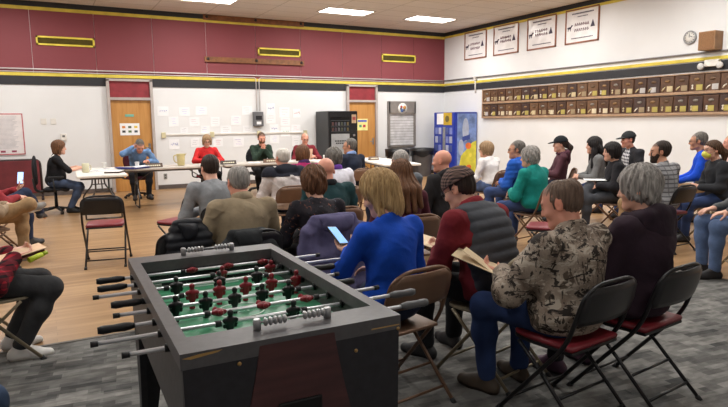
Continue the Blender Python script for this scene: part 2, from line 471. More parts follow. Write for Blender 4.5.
# ------------------------------------------------------------------ doors
DOORW = None
def door_wood():
    t = NT('honey_door_wood'); n = t.n('ShaderNodeTexNoise'); n.inputs['Scale'].default_value = 1; n.inputs['Detail'].default_value = 6; n.inputs['Distortion'].default_value = 0.5
    t.l(t.coord(scale=(14, 4, 1.2)), n.inputs['Vector'])
    t.base(t.ramp(n.outputs['Fac'], [(0.3, (176, 122, 62)), (0.7, (198, 146, 84))])); return t.fin(0.42, 0, 0.4)
DOORW = door_wood(); FRAMEP = mat('grey_door_frame', (176, 166, 162), 0.5, 0, 0.04); TRANS = mat('red_transom', (140, 48, 56), 0.5)
def door(n, x0, x1):
    t = thing('door_%d' % n, None, None, ((x0 + x1) / 2, YB, 0)); t['kind'] = 'structure'; w = x1 - x0
    MB().box((-w / 2 + 0.03, -0.05, 1.265), (0.06, 0.1, 2.53)).box((w / 2 - 0.03, -0.05, 1.265), (0.06, 0.1, 2.53)).box((0, -0.05, 2.52), (w, 0.1, 0.05)).box((0, -0.05, 2.105), (w - 0.12, 0.1, 0.06)).done('door_frame', FRAMEP, t)
    MB().box((0, -0.02, 2.315), (w - 0.12, 0.04, 0.36)).done('transom', TRANS, t)
    MB().box((0, -0.02, 1.04), (w - 0.12, 0.04, 2.07), 0.004).done('door_leaf', DOORW, t)
    h = MB().box((w / 2 - 0.13, -0.045, 1.0), (0.05, 0.01, 0.18)).tube([(w / 2 - 0.13, -0.04, 1.0), (w / 2 - 0.13, -0.09, 1.0), (w / 2 - 0.25, -0.095, 1.0)], 0.011, 8).done('door_handle', GREYMET, t)
    return t
door(1, 1.36, 2.34); door(2, 7.36, 8.31)

# ------------------------------------------------------------------ ceiling lights
LITE = emit('lit_diffuser', (255, 252, 246), 9.0)
def ceiling_light(x, y, label, power, on=True, d=(1.18, 0.58)):
    t = thing('ceiling_light', label, 'light', (x, y, ZC), 0, 'fluorescent panels in the ceiling')
    m = MB()
    for sx in (-1, 1): m.box((sx * (d[0] / 2 + 0.01), 0, -0.008), (0.03, d[1] + 0.05, 0.016))
    for sy in (-1, 1): m.box((0, sy * (d[1] / 2 + 0.01), -0.008), (d[0] + 0.05, 0.03, 0.016))
    m.done('frame', mat('white_enamel', (232, 230, 226), 0.5), t)
    MB().box((0, 0, -0.004), (d[0], d[1], 0.008)).done('diffuser', LITE if on else mat('unlit_diffuser', (225, 222, 214), 0.4), t)
    if on:
        L = bpy.data.lights.new('panel_lamp', 'AREA'); L.shape = 'RECTANGLE'; L.size = d[0] * 0.95; L.size_y = d[1] * 0.95; L.energy = power; L.color = (0.985, 0.985, 0.95)
        o = bpy.data.objects.new('panel_lamp', L); COL.objects.link(o); o.parent = t; o.location = (0, 0, -0.03)
names = ['leftmost lit ceiling panel, cut by the top of the photo above the maroon wall', 'lit ceiling panel in the middle, above the wooden rails', 'lit ceiling panel nearest the corner of the room']
for (x, y), nm in zip([(3.22, 12.66), (6.48, 12.66), (8.86, 12.66)], names): ceiling_light(x, y, nm, 62)
out = 0  # panels from here on are out of view, added for illumination
for y, pw in ((9.4, 66), (6.2, 62), (3.0, 30)):
    for x in (-0.6, 3.22, 6.48, 8.86):
        out += 1
        ceiling_light(x, y, 'lit ceiling panel out of the picture, added to light the room', pw * (0.72 if x > 8 else 0.95))
ceiling_light(-0.6, 12.66, 'lit ceiling panel out of the picture, added to light the room', 55)
ceiling_light(1.6, -0.8, 'lit ceiling panel out of the picture, added to light the room', 16)
w = bpy.data.worlds.new('world'); scene.world = w; w.use_nodes = True
w.node_tree.nodes['Background'].inputs[0].default_value = (0.9, 0.92, 1.0, 1); w.node_tree.nodes['Background'].inputs[1].default_value = 0.05
# ================================================================== things on the back wall
BX = YB
def on_back(x0, x1, z0, z1, d=0.01): return ((x0 + x1) / 2, BX - d / 2 - 0.012, (z0 + z1) / 2), (x1 - x0, d, z1 - z0)
YEL = mat('yellow_vent_frame', (226, 206, 78), 0.5); VENT = mat('dark_vent_slats', (112, 100, 34), 0.5); VDK = mat('vent_dark', (58, 50, 24), 0.7)
for x0, x1, z0, z1, lb in ((0.06, 1.19, 3.21, 3.40, 'yellow-framed air vent on the maroon wall, left of the first door'), (4.91, 6.05, 3.21, 3.40, 'yellow-framed air vent on the maroon wall between the two wooden rails'), (8.49, 9.61, 3.20, 3.41, 'yellow-framed air vent on the maroon wall near the room corner')):
    t = thing('air_vent', lb, 'vent', ((x0 + x1) / 2, BX - 0.012, (z0 + z1) / 2)); w, h = x1 - x0, z1 - z0
    MB().box((0, -0.012, h / 2 - 0.018), (w, 0.024, 0.036)).box((0, -0.012, -h / 2 + 0.018), (w, 0.024, 0.036)).box((w / 2 - 0.018, -0.012, 0), (0.036, 0.024, h)).box((-w / 2 + 0.018, -0.012, 0), (0.036, 0.024, h)).done('frame', YEL, t)
    m = MB().box((0, -0.003, 0), (w - 0.07, 0.004, h - 0.07), mi=1)
    for k in range(5): m.box((0, -0.010, -h / 2 + 0.05 + k * (h - 0.1) / 4), (w - 0.07, 0.012, 0.008), rot=Matrix.Rotation(0.5, 3, 'X'))
    m.done('grille', [VENT, VDK], t)
RAILW = mat('brown_rail_wood', (122, 78, 46), 0.5, 0, 0.14, 14); BOLT = mat('dark_bolt', (52, 46, 44), 0.4, 0.5)
for z, x0, x1, lb in ((4.035, 3.58, 6.15, 'upper brown wooden rail bolted high on the maroon wall under the ceiling'), (3.06, 3.57, 6.14, 'lower brown wooden rail bolted to the maroon wall beneath the vent')):
    t = thing('wooden_rail', lb, 'wooden rail', ((x0 + x1) / 2, BX - 0.022, z)); w = x1 - x0
    MB().box((0, -0.02, 0), (w, 0.04, 0.125), 0.004).done('rail_board', RAILW, t)
    for q in (-1, 0, 1): MB().lathe([(0.035, 0), (0.035, 0.012), (0.018, 0.022)], 14, (q * (w / 2 - 0.08), -0.04, 0.01), rot=Matrix.Rotation(PI / 2, 3, 'X')).done('bolt', BOLT, t)
PAPER = mat('white_paper', (238, 238, 240), 0.7, 0, 0.02); PBUFF = mat('cream_paper', (232, 226, 200), 0.7, 0, 0.02)
INKS = {'blue': mat('blue_ink', (70, 82, 190), 0.7), 'pale blue': mat('pale_blue_ink', (168, 172, 224), 0.7), 'red': mat('red_ink', (190, 52, 70), 0.7), 'pink': mat('pink_ink', (228, 176, 188), 0.7), 'green': mat('green_ink', (84, 150, 110), 0.7), 'grey': mat('grey_ink', (168, 168, 176), 0.7), 'black': mat('black_ink', (50, 50, 56), 0.7), 'violet': mat('violet_ink', (150, 120, 190), 0.7)}
# poster at the far left with a red border
t = thing('wall_poster', 'large pale printed poster with a thin red border at the left edge', 'poster', (-0.73, BX - 0.013, 1.35))
MB().box((0, -0.004, 0), (0.86, 0.008, 0.88)).done('sheet', mat('pale_poster', (226, 220, 220), 0.6, 0, 0.03), t)
m = MB()
for sx in (-1, 1): m.box((sx * 0.415, -0.010, 0), (0.02, 0.004, 0.86))
for sz in (-1, 1): m.box((0, -0.010, sz * 0.42), (0.85, 0.004, 0.02))
m.done('border', mat('poster_red', (196, 104, 112), 0.6), t)
m = MB()
for k in range(26): m.box((-0.02 + 0.01 * (k % 3), -0.0085, 0.36 - k * 0.026), (0.66 - 0.05 * (k % 4), 0.002, 0.006))
m.done('print_lines', INKS['grey'], t)
m = MB()
for x in (-0.2, 0.02, 0.22): m.box((x, -0.0095, -0.36), (0.09, 0.002, 0.04))
m.done('logo', mat('poster_marks', (150, 70, 90), 0.6), t)
PLASTIC = mat('white_plastic', (222, 218, 212), 0.4, 0, 0.03)
for x, lb in ((0.08, 'left one of two blank white switch plates on the wall above the seated woman'), (0.265, 'right one of two blank white switch plates on the wall above the seated woman')):
    t = thing('switch_plate', lb, 'switch', (x, BX, 1.61)); MB().box((0, -0.006, 0), (0.11, 0.012, 0.125), 0.004).done('plate', PLASTIC, t); MB().box((0, -0.014, 0), (0.03, 0.01, 0.06)).done('rocker', PLASTIC, t)
t = thing('thermostat', 'white thermostat with a dark dial on the wall above the woman', 'thermostat', (0.44, BX, 1.27)); MB().box((0, -0.02, 0), (0.12, 0.04, 0.15), 0.012).done('housing', PLASTIC, t); MB().box((0, -0.042, 0.02), (0.05, 0.006, 0.04)).done('display', mat('grey_dial', (90, 88, 86), 0.4), t)
t = thing('outlet', 'grey wall socket low under the whiteboard rail', 'socket', (2.53, BX, 0.30)); MB().box((0, -0.006, 0), (0.08, 0.012, 0.13), 0.004).done('plate', mat('grey_socket', (140, 138, 134), 0.5), t); MB().box((0, -0.013, 0.03), (0.035, 0.004, 0.03)).box((0, -0.013, -0.03), (0.035, 0.004, 0.03)).done('socket_face', mat('dark_socket', (70, 68, 66), 0.5), t)
# signs on the doors
t = thing('door_notice', 'white notice with rows of coloured pictures on the first wooden door', 'sign', (1.80, BX - 0.042, 1.42))
MB().box((0, -0.003, 0), (0.42, 0.006, 0.27)).done('sheet', PAPER, t)
cs = [(210, 130, 60), (90, 100, 80), (220, 190, 70), (60, 60, 66), (90, 110, 70), (70, 80, 90)]
for k, c in enumerate(cs): MB().box((-0.13 + 0.13 * (k % 3), -0.0065, 0.05 - 0.10 * (k // 3)), (0.07, 0.002, 0.05)).done('picture', mat('notice_%d' % k, c, 0.6), t)
tag(MB().box((1.81, BX - 0.046, 1.73), (0.19, 0.008, 0.055), 0.002).done('room_plate', mat('green_plate', (112, 170, 150), 0.4)), 'small green name plate on the first wooden door above the notice', 'sign')
t = thing('door_notice', 'pale yellow notice with blue heading and two coloured marks on the second door', 'sign', (7.84, BX - 0.042, 1.465))
MB().box((0, -0.003, 0), (0.34, 0.006, 0.32)).done('sheet', mat('pale_yellow_paper', (236, 226, 150), 0.6), t)
MB().box((0, -0.0065, 0.10), (0.28, 0.002, 0.05)).done('heading', INKS['blue'], t)
MB().box((-0.06, -0.0065, -0.04), (0.08, 0.002, 0.07)).done('picture', INKS['green'], t); MB().box((0.06, -0.0065, -0.04), (0.08, 0.002, 0.07)).done('picture', INKS['red'], t)

# hand-written sheets all over the white wall
SH = [(2.43, 2.68, 1.94, 1.72, 'blue', 'bold blue writing, leftmost of the top row'), (2.92, 3.17, 1.92, 1.71, 'pale blue', 'faint blue writing, second in the top row'), (3.31, 3.58, 1.94, 1.73, 'pale blue', 'faint blue writing, third in the top row'),
 (2.67, 2.90, 1.70, 1.47, 'pale blue', 'faint blue writing, leftmost of the second row'), (3.15, 3.39, 1.68, 1.47, 'pink', 'faint pink writing, in the second row'), (3.66, 3.88, 1.69, 1.46, 'grey', 'grey writing, above the red-shirted speaker to the right'), (4.16, 4.42, 1.72, 1.49, 'violet', 'violet heading, just left of the grey box'), (4.45, 4.71, 1.96, 1.74, 'pink', 'faint pink writing, touching the grey box on its left'),
 (2.93, 3.11, 1.45, 1.32, 'grey', 'almost blank, smallest sheet just above the rail'), (3.41, 3.63, 1.48, 1.28, 'pale blue', 'pale blue lines, just above the head of the red-shirted speaker'), (3.89, 4.16, 1.48, 1.28, 'grey', 'grey lines, just above the rail in the middle'), (4.45, 4.70, 1.47, 1.31, 'grey', 'almost blank, above the rail below the grey box'),
 (2.65, 2.89, 1.17, 0.93, 'blue', 'blue drawing, leftmost below the rail'), (3.16, 3.36, 1.18, 0.98, 'grey', 'grey lines, below the rail beside the red-shirted speaker'), (3.70, 3.94, 1.17, 0.97, 'red', 'small red mark, below the rail right of the red-shirted speaker'), (4.20, 4.47, 1.18, 0.95, 'violet', 'violet lines, below the rail left of the man in green'),
 (5.09, 5.32, 2.03, 1.77, 'blue', 'blue drawing, highest sheet right of the grey box'), (5.43, 5.71, 1.93, 1.67, 'grey', 'almost blank, in the top row right of the grey box'), (5.81, 6.02, 1.89, 1.67, 'red', 'red drawing, top right near the black vending machine'), (5.07, 5.33, 1.77, 1.52, 'grey', 'almost blank, right beside the grey box'), (5.46, 5.72, 1.66, 1.46, 'pink', 'pink dot, in the middle right of the grey box'), (5.16, 5.40, 1.50, 1.28, 'blue', 'blue lines, right of the man in green above the rail'), (5.75, 6.01, 1.48, 1.29, 'pink', 'pink lines, above the rail near the man in maroon'), (5.46, 5.72, 1.43, 1.18, 'green', 'green word, overlapping the rail'), (5.16, 5.41, 1.22, 1.01, 'pale blue', 'pale blue lines, below the rail beside the man in green'), (5.76, 5.98, 1.19, 0.93, 'grey', 'grey lines, below the rail left of the man in maroon')]
for k, (x0, x1, z1, z0, ink, lb) in enumerate(SH):
    t = thing('paper_sheet', 'white sheet with ' + lb if 'blank' not in lb else 'sheet ' + lb, 'paper', ((x0 + x1) / 2, BX - 0.001, (z0 + z1) / 2), 0, 'sheets taped to the white wall')
    w, h = x1 - x0, z1 - z0; r = random.Random(k)
    MB().box((0, -0.002, 0), (w, 0.006, h), rot=Matrix.Rotation(r.uniform(-0.03, 0.03), 3, 'Y')).done('sheet', PAPER, t)
    m = MB()
    if ink in ('blue', 'green', 'red') and k not in (14,):
        for q in range(4):
            x = -w * 0.3 + q * w * 0.18
            m.tube([(x + r.uniform(-0.01, 0.01), -0.007, r.uniform(-0.03, 0.02)), (x + 0.012, -0.007, r.uniform(0.0, 0.05)), (x + 0.03, -0.007, r.uniform(-0.03, 0.03))], 0.004, 5)
    else:
        for q in range(3): m.box((r.uniform(-0.02, 0.02), -0.0065, h * 0.28 - q * h * 0.24), (w * r.uniform(0.3, 0.65), 0.002, 0.006), rot=Matrix.Rotation(r.uniform(-0.05, 0.05), 3, 'Y'))
    m.done('handwriting', INKS[ink], t)
t = thing('display_rail', 'long white map rail with cream end clips on the wall behind the panel', 'rail', (4.34, BX, 1.28))
MB().box((0, -0.014, 0), (3.62, 0.028, 0.04), 0.006).done('rail_bar', PLASTIC, t)
CREAM = mat('cream_plastic', (206, 196, 160), 0.5)
for x in (-1.80, -0.66, 0.53, 1.80): MB().box((x, -0.02, -0.01), (0.10, 0.04, 0.13), 0.01).done('clip', CREAM, t)
t = thing('control_box', 'grey metal control box with a small window on the wall between sheets', 'electrical box', (4.845, BX, 1.635))
G1 = mat('box_grey', (108, 108, 112), 0.4, 0.4)
MB().box((0, -0.06, 0), (0.25, 0.12, 0.36), 0.01).done('housing', G1, t); MB().box((0, -0.122, 0.03), (0.16, 0.006, 0.1)).done('window', mat('dark_window', (46, 46, 50), 0.2), t); MB().box((0, -0.122, -0.1), (0.12, 0.006, 0.07)).done('notice', PAPER, t)
# grey shuttered serving window with a round emblem
t = thing('shutter_cabinet', 'grey framed wall cabinet with a rolled slat shutter and round emblem', 'cabinet', (9.125, BX, 1.47)); SG = mat('shutter_grey', (134, 128, 124), 0.45, 0.2); SL = mat('shutter_light', (206, 204, 206), 0.5, 0.0)
MB().box((-0.435, -0.05, 0), (0.045, 0.1, 1.28)).box((0.435, -0.05, 0), (0.045, 0.1, 1.28)).box((0, -0.05, -0.62), (0.9, 0.1, 0.045)).box((0, -0.05, 0.47), (0.9, 0.1, 0.34)).done('frame', SG, t)
m = MB()
for k in range(12): m.box((0, -0.03, -0.56 + k * 0.0772), (0.83, 0.02, 0.068), 0.006)
m.box((0, -0.012, -0.15), (0.83, 0.012, 0.92), mi=1).done('shutter', [SL, SG], t)
R90 = Matrix.Rotation(PI / 2, 3, 'X')
e = MB().lathe([(0.15, 0), (0.15, 0.008), (0.0, 0.0085)], 28, (0, -0.10, 0.44), rot=R90).done('emblem', mat('emblem_white', (228, 226, 222), 0.5), t)
for a, c, r in ((0.4, (200, 140, 70), 0.05), (2.4, (170, 60, 60), 0.04), (4.3, (80, 110, 170), 0.05), (5.4, (90, 90, 96), 0.035), (3.3, (60, 60, 70), 0.03)):
    MB().lathe([(r, 0), (r, 0.004), (0, 0.0045)], 14, (0.065 * math.cos(a), -0.1085, 0.44 + 0.065 * math.sin(a)), rot=R90).done('emblem_patch', mat('emblem_%d' % int(a * 10), c, 0.5), e)
# padded maroon bench end / screen low on the left
t = thing('folded_partition', 'low maroon padded screen with black rim standing against the wall, far left', 'partition', (-1.0, 13.9, 0), 0)
MB().box((0, 0, 0.48), (1.86, 0.05, 0.68), 0.02).done('panel', mat('maroon_panel', (104, 40, 46), 0.7, 0, 0.08), t)
MB().tube(arc_pts([(-0.95, 0, 0.10), (-0.95, 0, 0.83), (0.95, 0, 0.83), (0.95, 0, 0.10)], 0.12), 0.022, 8).box((-0.95, 0, 0.02), (0.05, 0.4, 0.04)).box((0.95, 0, 0.02), (0.05, 0.4, 0.04)).box((-0.95, 0, 0.07), (0.04, 0.04, 0.1)).box((0.95, 0, 0.07), (0.04, 0.04, 0.1)).done('frame', mat('rim_black', (50, 38, 40), 0.5), t)

# ================================================================== vending machine, drinks machine, bins
t = thing('vending_machine', 'black glass-fronted snack vending machine with a grey notice on its window', 'vending machine', (6.84, 14.03, 0))
VB = mat('vending_black', (44, 44, 47), 0.35, 0.1); VB2 = mat('vending_front', (24, 24, 27), 0.25)
MB().box((0, 0, 0.93), (0.83, 0.76, 1.78), 0.012).done('cabinet', VB, t)
MB().box((0, -0.395, 0.96), (0.83, 0.03, 1.70), 0.008).box((0, -0.40, 1.80), (0.80, 0.03, 0.02)).done('door', VB2, t)
MB().box((-0.09, -0.415, 1.16), (0.55, 0.008, 1.02)).done('window', mat('dark_glass', (20, 22, 24), 0.08), t)
m = MB()
for k in range(4): m.box((-0.09, -0.421, 1.58 - 0.14 * k), (0.53, 0.006, 0.012))
m.done('shelf', mat('shelf_edge', (70, 72, 76), 0.4, 0.5), t)
PK = [(70, 42, 40), (84, 72, 46), (56, 62, 72), (62, 64, 52), (84, 84, 88), (58, 44, 54)]
for k in range(12): MB().box((-0.30 + 0.085 * (k % 6), -0.423, 1.495 + (0.0 if k < 6 else -0.14)), (0.055, 0.008, 0.085), 0.003).done('snack_packet', mat('packet_%d' % (k * 5 % 6), PK[k * 5 % 6], 0.5), t)
n = MB().box((-0.09, -0.424, 0.98), (0.52, 0.006, 0.52)).done('notice', mat('grey_notice', (150, 152, 154), 0.5), t)
m = MB()
for z, w_ in ((1.06, 0.34), (1.00, 0.28)):
    for q in range(5): m.box((-0.09 + (q - 2) * w_ / 5, -0.428, z), (w_ / 6.5, 0.002, 0.035))
m.done('lettering', INKS['black'], n)
MB().box((0.31, -0.415, 1.62), (0.13, 0.012, 0.22)).done('keypad_card', mat('card_mix', (176, 150, 120), 0.5), t); MB().box((0.31, -0.42, 1.63), (0.09, 0.012, 0.08)).done('screen', mat('card_red', (150, 60, 60), 0.4), t); MB().box((0.31, -0.42, 1.20), (0.06, 0.012, 0.05)).done('coin_slot', GREYMET, t); MB().box((-0.06, -0.415, 0.36), (0.6, 0.012, 0.2), 0.01).done('delivery_flap', VB, t)
m = MB()
for sx in (-1, 1):
    for sy in (-1, 1): m.box((sx * 0.34, sy * 0.3, 0.02), (0.07, 0.07, 0.04))
m.done('foot', VB2, t)

t = thing('drinks_machine', 'blue drinks machine in the corner with selection buttons and fruit picture', 'vending machine', (10.245, 13.39, 0), 0)
BLU = mat('machine_blue', (38, 58, 158), 0.35, 0, 0.06); BL2 = mat('machine_dark_blue', (28, 40, 120), 0.35)
MB().box((0, 0, 0.91), (0.76, 0.96, 1.74), 0.012).done('cabinet', BLU, t)
MB().box((-0.385, 0, 0.93), (0.02, 0.92, 1.66), 0.006).done('front_panel', BLU, t)
MB().box((-0.398, 0.17, 1.60), (0.006, 0.30, 0.30)).done('notice', PAPER, t); MB().box((-0.398, -0.18, 1.60), (0.006, 0.38, 0.34)).done('picture', mat('gold_panel', (196, 164, 52), 0.5), t); MB().lathe([(0.09, 0), (0.09, 0.006)], 16, (-0.40, -0.16, 1.60), rot=Matrix.Rotation(-PI / 2, 3, 'Y')).done('emblem', mat('brown_mark', (110, 96, 52), 0.5), t)
MB().box((-0.398, -0.02, 1.02), (0.012, 0.12, 0.72)).done('coin_panel', mat('coin_grey', (150, 152, 156), 0.4, 0.4), t)
for c_ in (0, 1, 2, 3):
    for r_ in range(3):
        y = (0.33, 0.17, -0.17, -0.33)[c_]
        b = MB().box((-0.40, y, 1.27 - 0.24 * r_), (0.014, 0.12, 0.18), 0.004).done('selection_button', mat('button_%d' % ((c_ + r_) % 3), ((120, 130, 190), (170, 175, 200), (80, 92, 150))[(c_ + r_) % 3], 0.4), t)
MB().box((-0.398, 0, 0.40), (0.014, 0.5, 0.22), 0.01).done('delivery_slot', mat('slot_black', (20, 20, 26), 0.4), t)
s = MB().box((0.03, -0.484, 0.91), (0.66, 0.008, 1.66)).done('side_picture', mat('sky_picture', (118, 142, 196), 0.5, 0, 0.2, 5), t)
def blob(x, z, rx, rz, c, nm, y=-0.49, par=s):
    pts = [(x + rx * math.cos(a * PI / 9), y, z + rz * math.sin(a * PI / 9)) for a in range(18)]
    MB().poly(pts, 0.002, (0, -1, 0)).done(nm, mat('pic_%d_%d_%d' % c, c, 0.5), par)
MB().poly([(0.36, -0.489, 0.08), (0.36, -0.489, 1.0), (0.22, -0.489, 0.95), (-0.02, -0.489, 0.72), (-0.16, -0.489, 0.62), (-0.28, -0.489, 0.08)], 0.002, (0, -1, 0)).done('yellow_swash', mat('pic_yellow', (222, 212, 70), 0.5), s)
blob(-0.02, 1.30, 0.11, 0.32, (178, 188, 212), 'can_picture'); MB().poly([(-0.13, -0.492, 0.98), (0.13, -0.492, 1.04), (0.13, -0.492, 1.17), (-0.13, -0.492, 1.11)], 0.002, (0, -1, 0)).done('blue_band', mat('pic_blue_band', (58, 76, 152), 0.5), s); blob(-0.17, 0.82, 0.09, 0.22, (176, 188, 212), 'ice_picture', -0.493)
blob(0.08, 0.86, 0.10, 0.09, (232, 120, 52), 'orange_picture', -0.494); blob(0.10, 0.27, 0.09, 0.07, (226, 112, 50), 'orange_picture', -0.494); blob(0.16, 0.6, 0.05, 0.05, (236, 222, 90), 'lemon_picture', -0.494); blob(-0.05, 0.27, 0.07, 0.06, (70, 92, 60), 'leaf_picture', -0.494); blob(0.0, 0.17, 0.16, 0.04, (104, 116, 110), 'leaf_picture', -0.496)
m = MB()
for sx in (-1, 1):
    for sy in (-1, 1): m.box((sx * 0.3, sy * 0.4, 0.02), (0.07, 0.07, 0.04))
m.done('foot', BL2, t)
BIN = mat('bin_grey', (92, 90, 92), 0.6); LINER = mat('black_liner', (24, 24, 27), 0.35, 0, 0.2, 20, 0.01)
for x, y, lb in ((8.62, 13.85, 'grey rubbish bin with black liner under the shutter cabinet, left of two'), (9.44, 13.85, 'grey rubbish bin with black liner beside the blue drinks machine')):
    t = thing('rubbish_bin', lb, 'bin', (x, y, 0))
    MB().lathe([(0.24, 0.0), (0.25, 0.02), (0.31, 0.66), (0.33, 0.70), (0.33, 0.76), (0.30, 0.76), (0.25, 0.05)], 28).done('bin_body', BIN, t)
    pr = MB(); rr = random.Random(int(x * 10)); seg = 28
    rings = [[(0.335 + rr.uniform(-0.004, 0.008), 0.60 + rr.uniform(-0.06, 0.03)) for k in range(seg)], [(0.342, 0.70)] * seg, [(0.35, 0.79)] * seg, [(0.29, 0.79)] * seg, [(0.24, 0.55)] * seg]
    vs = [[pr.bm.verts.new((r * math.cos(2 * PI * k / seg), r * math.sin(2 * PI * k / seg), z)) for k, (r, z) in enumerate(R)] for R in rings]
    for A, B in zip(vs[:-1], vs[1:]):
        for k in range(seg): pr.bm.faces.new((A[k], A[(k + 1) % seg], B[(k + 1) % seg], B[k])).smooth = True
    pr.done('liner', LINER, t)

# ================================================================== right wall: plaques, banners, clock, speaker, lamp
RX = XR
PW = mat('board_wood', (166, 136, 110), 0.5, 0, 0.08, 8); PD = mat('board_back', (92, 62, 44), 0.6)
Y0, Y1 = 4.6, 12.66
for z, lb in ((2.185, 'upper long wooden shelf board of award plaques on the side wall'), (1.805, 'lower long wooden shelf board of award plaques on the side wall')):
    t = thing('plaque_board', lb, 'shelf', (RX - 0.004, (Y0 + Y1) / 2, z)); L = Y1 - Y0
    MB().box((-0.012, 0, 0), (0.024, L, 0.33)).done('backing', PD, t)
    m = MB().box((-0.035, 0, -0.175), (0.07, L, 0.05), 0.004)
    if z > 2: m.box((-0.03, 0, 0.172), (0.06, L, 0.02), 0.003)
    m.box((-0.03, L / 2, 0), (0.06, 0.03, 0.37)).done('ledge', PW, t)
WOODS = [mat('plaque_wood_%d' % k, c, 0.45, 0, 0.14, 12) for k, c in enumerate([(82, 56, 42), (92, 66, 48), (72, 50, 40), (106, 77, 55), (68, 50, 45)])]
PLATES = [mat('plaque_plate_%d' % k, c, 0.35, 0.2) for k, c in enumerate([(196, 180, 144), (178, 164, 92), (184, 180, 178), (156, 138, 110), (212, 200, 172)])]
CREST = [mat('crest_%d' % k, c, 0.5) for k, c in enumerate([(130, 98, 62), (100, 74, 52), (128, 120, 112)])]
WM = [mat('plaque_figure_%d' % k, c, 0.5) for k, c in enumerate([(226, 216, 200), (206, 190, 150)])]
ORD = 'first second third fourth fifth sixth seventh eighth ninth tenth eleventh twelfth thirteenth fourteenth fifteenth sixteenth seventeenth eighteenth nineteenth twentieth twenty-first twenty-second twenty-third twenty-fourth twenty-fifth twenty-sixth'.split()
PKIND = ['dark', 'mid-brown', 'dark red-brown', 'light brown', 'grey-brown']; PLK = ['cream', 'gold', 'silver', 'bronze', 'ivory']
PK2 = {0: [0, 3, 4, 4, 2, 2, 1, 0, 2, 1, 1, 0, 2, 1], 1: [1, 1, 2, 1, 1, 2, 0, 2, 1, 0, 4, 4, 0, 2]}
for row in (0, 1):
    zc = (2.18, 1.80)[row]
    for k in range(23):
        r = random.Random(row * 100 + k); y = 12.485 - 0.29 * k; wk = r.randrange(5); pk = r.choice([0, 1, 1, 2, 3, 4]); hgt = r.choice([0.29, 0.30, 0.31])
        if row == 0 and k == 20: pk = 1
        t = thing('award_plaque', '%s award plaque with %s plate, %s from far end, %s row' % (PKIND[wk], PLK[pk], ORD[k], ('upper', 'lower')[row]), 'plaque', (RX - 0.026, y, zc), 0, 'award plaques on the side wall')
        MB().box((-0.012, 0, 0), (0.024, 0.262, hgt), 0.006).done('board', WOODS[wk], t)
        MB().box((-0.026, -0.055 if r.random() < 0.8 else 0.0, -0.075), (0.006, 0.115, 0.10)).done('name_plate', PLATES[pk], t)
        MB().lathe([(0.05, 0), (0.045, 0.008), (0, 0.012)], 12, (-0.024, 0, 0.07), rot=Matrix.Rotation(-PI / 2, 3, 'Y') @ Matrix.Diagonal((0.55, 1.1, 1))).done('crest', CREST[r.randrange(3)], t)
        fz = MB()
        if r.random() < 0.5: fz.tube([(-0.028, 0.10, -0.11), (-0.03, 0.07, -0.07), (-0.028, 0.03, -0.04)], [0.012, 0.016, 0.008], 6)
        else: fz.lathe([(0.01, -0.11), (0.02, -0.09), (0.008, -0.06), (0.02, -0.035), (0.004, -0.02)], 8, (-0.032, 0.07, 0))
        fz.done('figure', WM[r.randrange(2)], t)
# banners high on the wall
BF = mat('banner_frame', (140, 88, 66), 0.5); BS = mat('banner_sheet', (228, 224, 224), 0.22, 0, 0.03); BI = mat('banner_ink', (74, 66, 84), 0.6); BRD = mat('banner_red_ink', (120, 60, 84), 0.6)
for k, (y, lb) in enumerate(((13.05, 'framed white banner with animal silhouettes, nearest the room corner'), (11.84, 'framed white banner with creased cover, second from the room corner'), (10.61, 'framed white banner with glossy creases, third from the room corner'), (9.41, 'framed white banner with animal silhouettes, farthest from the room corner'))):
    t = thing('wall_banner', lb, 'banner', (RX, y, 3.60)); w, h = 0.93, 0.75
    m = MB()
    for s_ in (-1, 1): m.box((-0.012, s_ * (w / 2 - 0.016), 0), (0.024, 0.032, h)); m.box((-0.012, 0, s_ * (h / 2 - 0.016)), (0.024, w, 0.032))
    m.done('frame', BF, t)
    sm = MB(); N = 16
    g = [[sm.bm.verts.new((-0.010 - (0.006 * (math.sin(3.1 * i / N * 6 + j * 0.8 + k) * (1 if k in (1, 2) else 0.25)) * (j / N) + 0.003), (i / N - 0.5) * (w - 0.06), (j / N - 0.5) * (h - 0.06))) for j in range(N + 1)] for i in range(N + 1)]
    for i in range(N):
        for j in range(N): sm.bm.faces.new((g[i][j], g[i + 1][j], g[i + 1][j + 1], g[i][j + 1])).smooth = True
    sheet = sm.done('sheet', BS, t)
    m = MB()
    m.bm.free()
    for z, ww, th in ((0.27, 0.6, 0.028), (0.20, 0.3, 0.018), (-0.26, 0.62, 0.02)):
        m = MB(); n_ = int(ww / 0.035)
        for q in range(n_): m.box((-0.0215, (q - n_ / 2) * 0.035, z), (0.003, 0.024, th))
        m.done('lettering_line', BI, sheet)
    m = MB(); r = random.Random(k)
    for row_ in ((0.03, -0.09) if k in (0, 3) else (0.05, -0.04)):
        for q in range(7):
            m.tube([(-0.022, 0.19 - q * 0.058, row_ - 0.03), (-0.022, 0.175 - q * 0.058, row_ + 0.035), (-0.022, 0.155 - q * 0.058, row_ - 0.01 + r.uniform(-0.02, 0.02))], 0.006, 5)
    m.done('script_lettering', BRD, sheet)
    # a standing animal at the left, a small clump of trees at the right
    MB().tube([(-0.022, 0.38, -0.02), (-0.022, 0.30, -0.02)], 0.022, 8).tube([(-0.022, 0.30, -0.01), (-0.022, 0.27, 0.03), (-0.022, 0.255, 0.025)], 0.012, 6).tube([(-0.022, 0.37, -0.03), (-0.022, 0.375, -0.09)], 0.007, 5).tube([(-0.022, 0.31, -0.03), (-0.022, 0.305, -0.09)], 0.007, 5).done('animal_silhouette', BI, sheet)
    MB().poly([(-0.02, -0.24, -0.06), (-0.02, -0.36, -0.06), (-0.02, -0.33, 0.02), (-0.02, -0.30, 0.09), (-0.02, -0.27, 0.01)], 0.004, (-1, 0, 0)).done('tree_silhouette', BI, sheet)
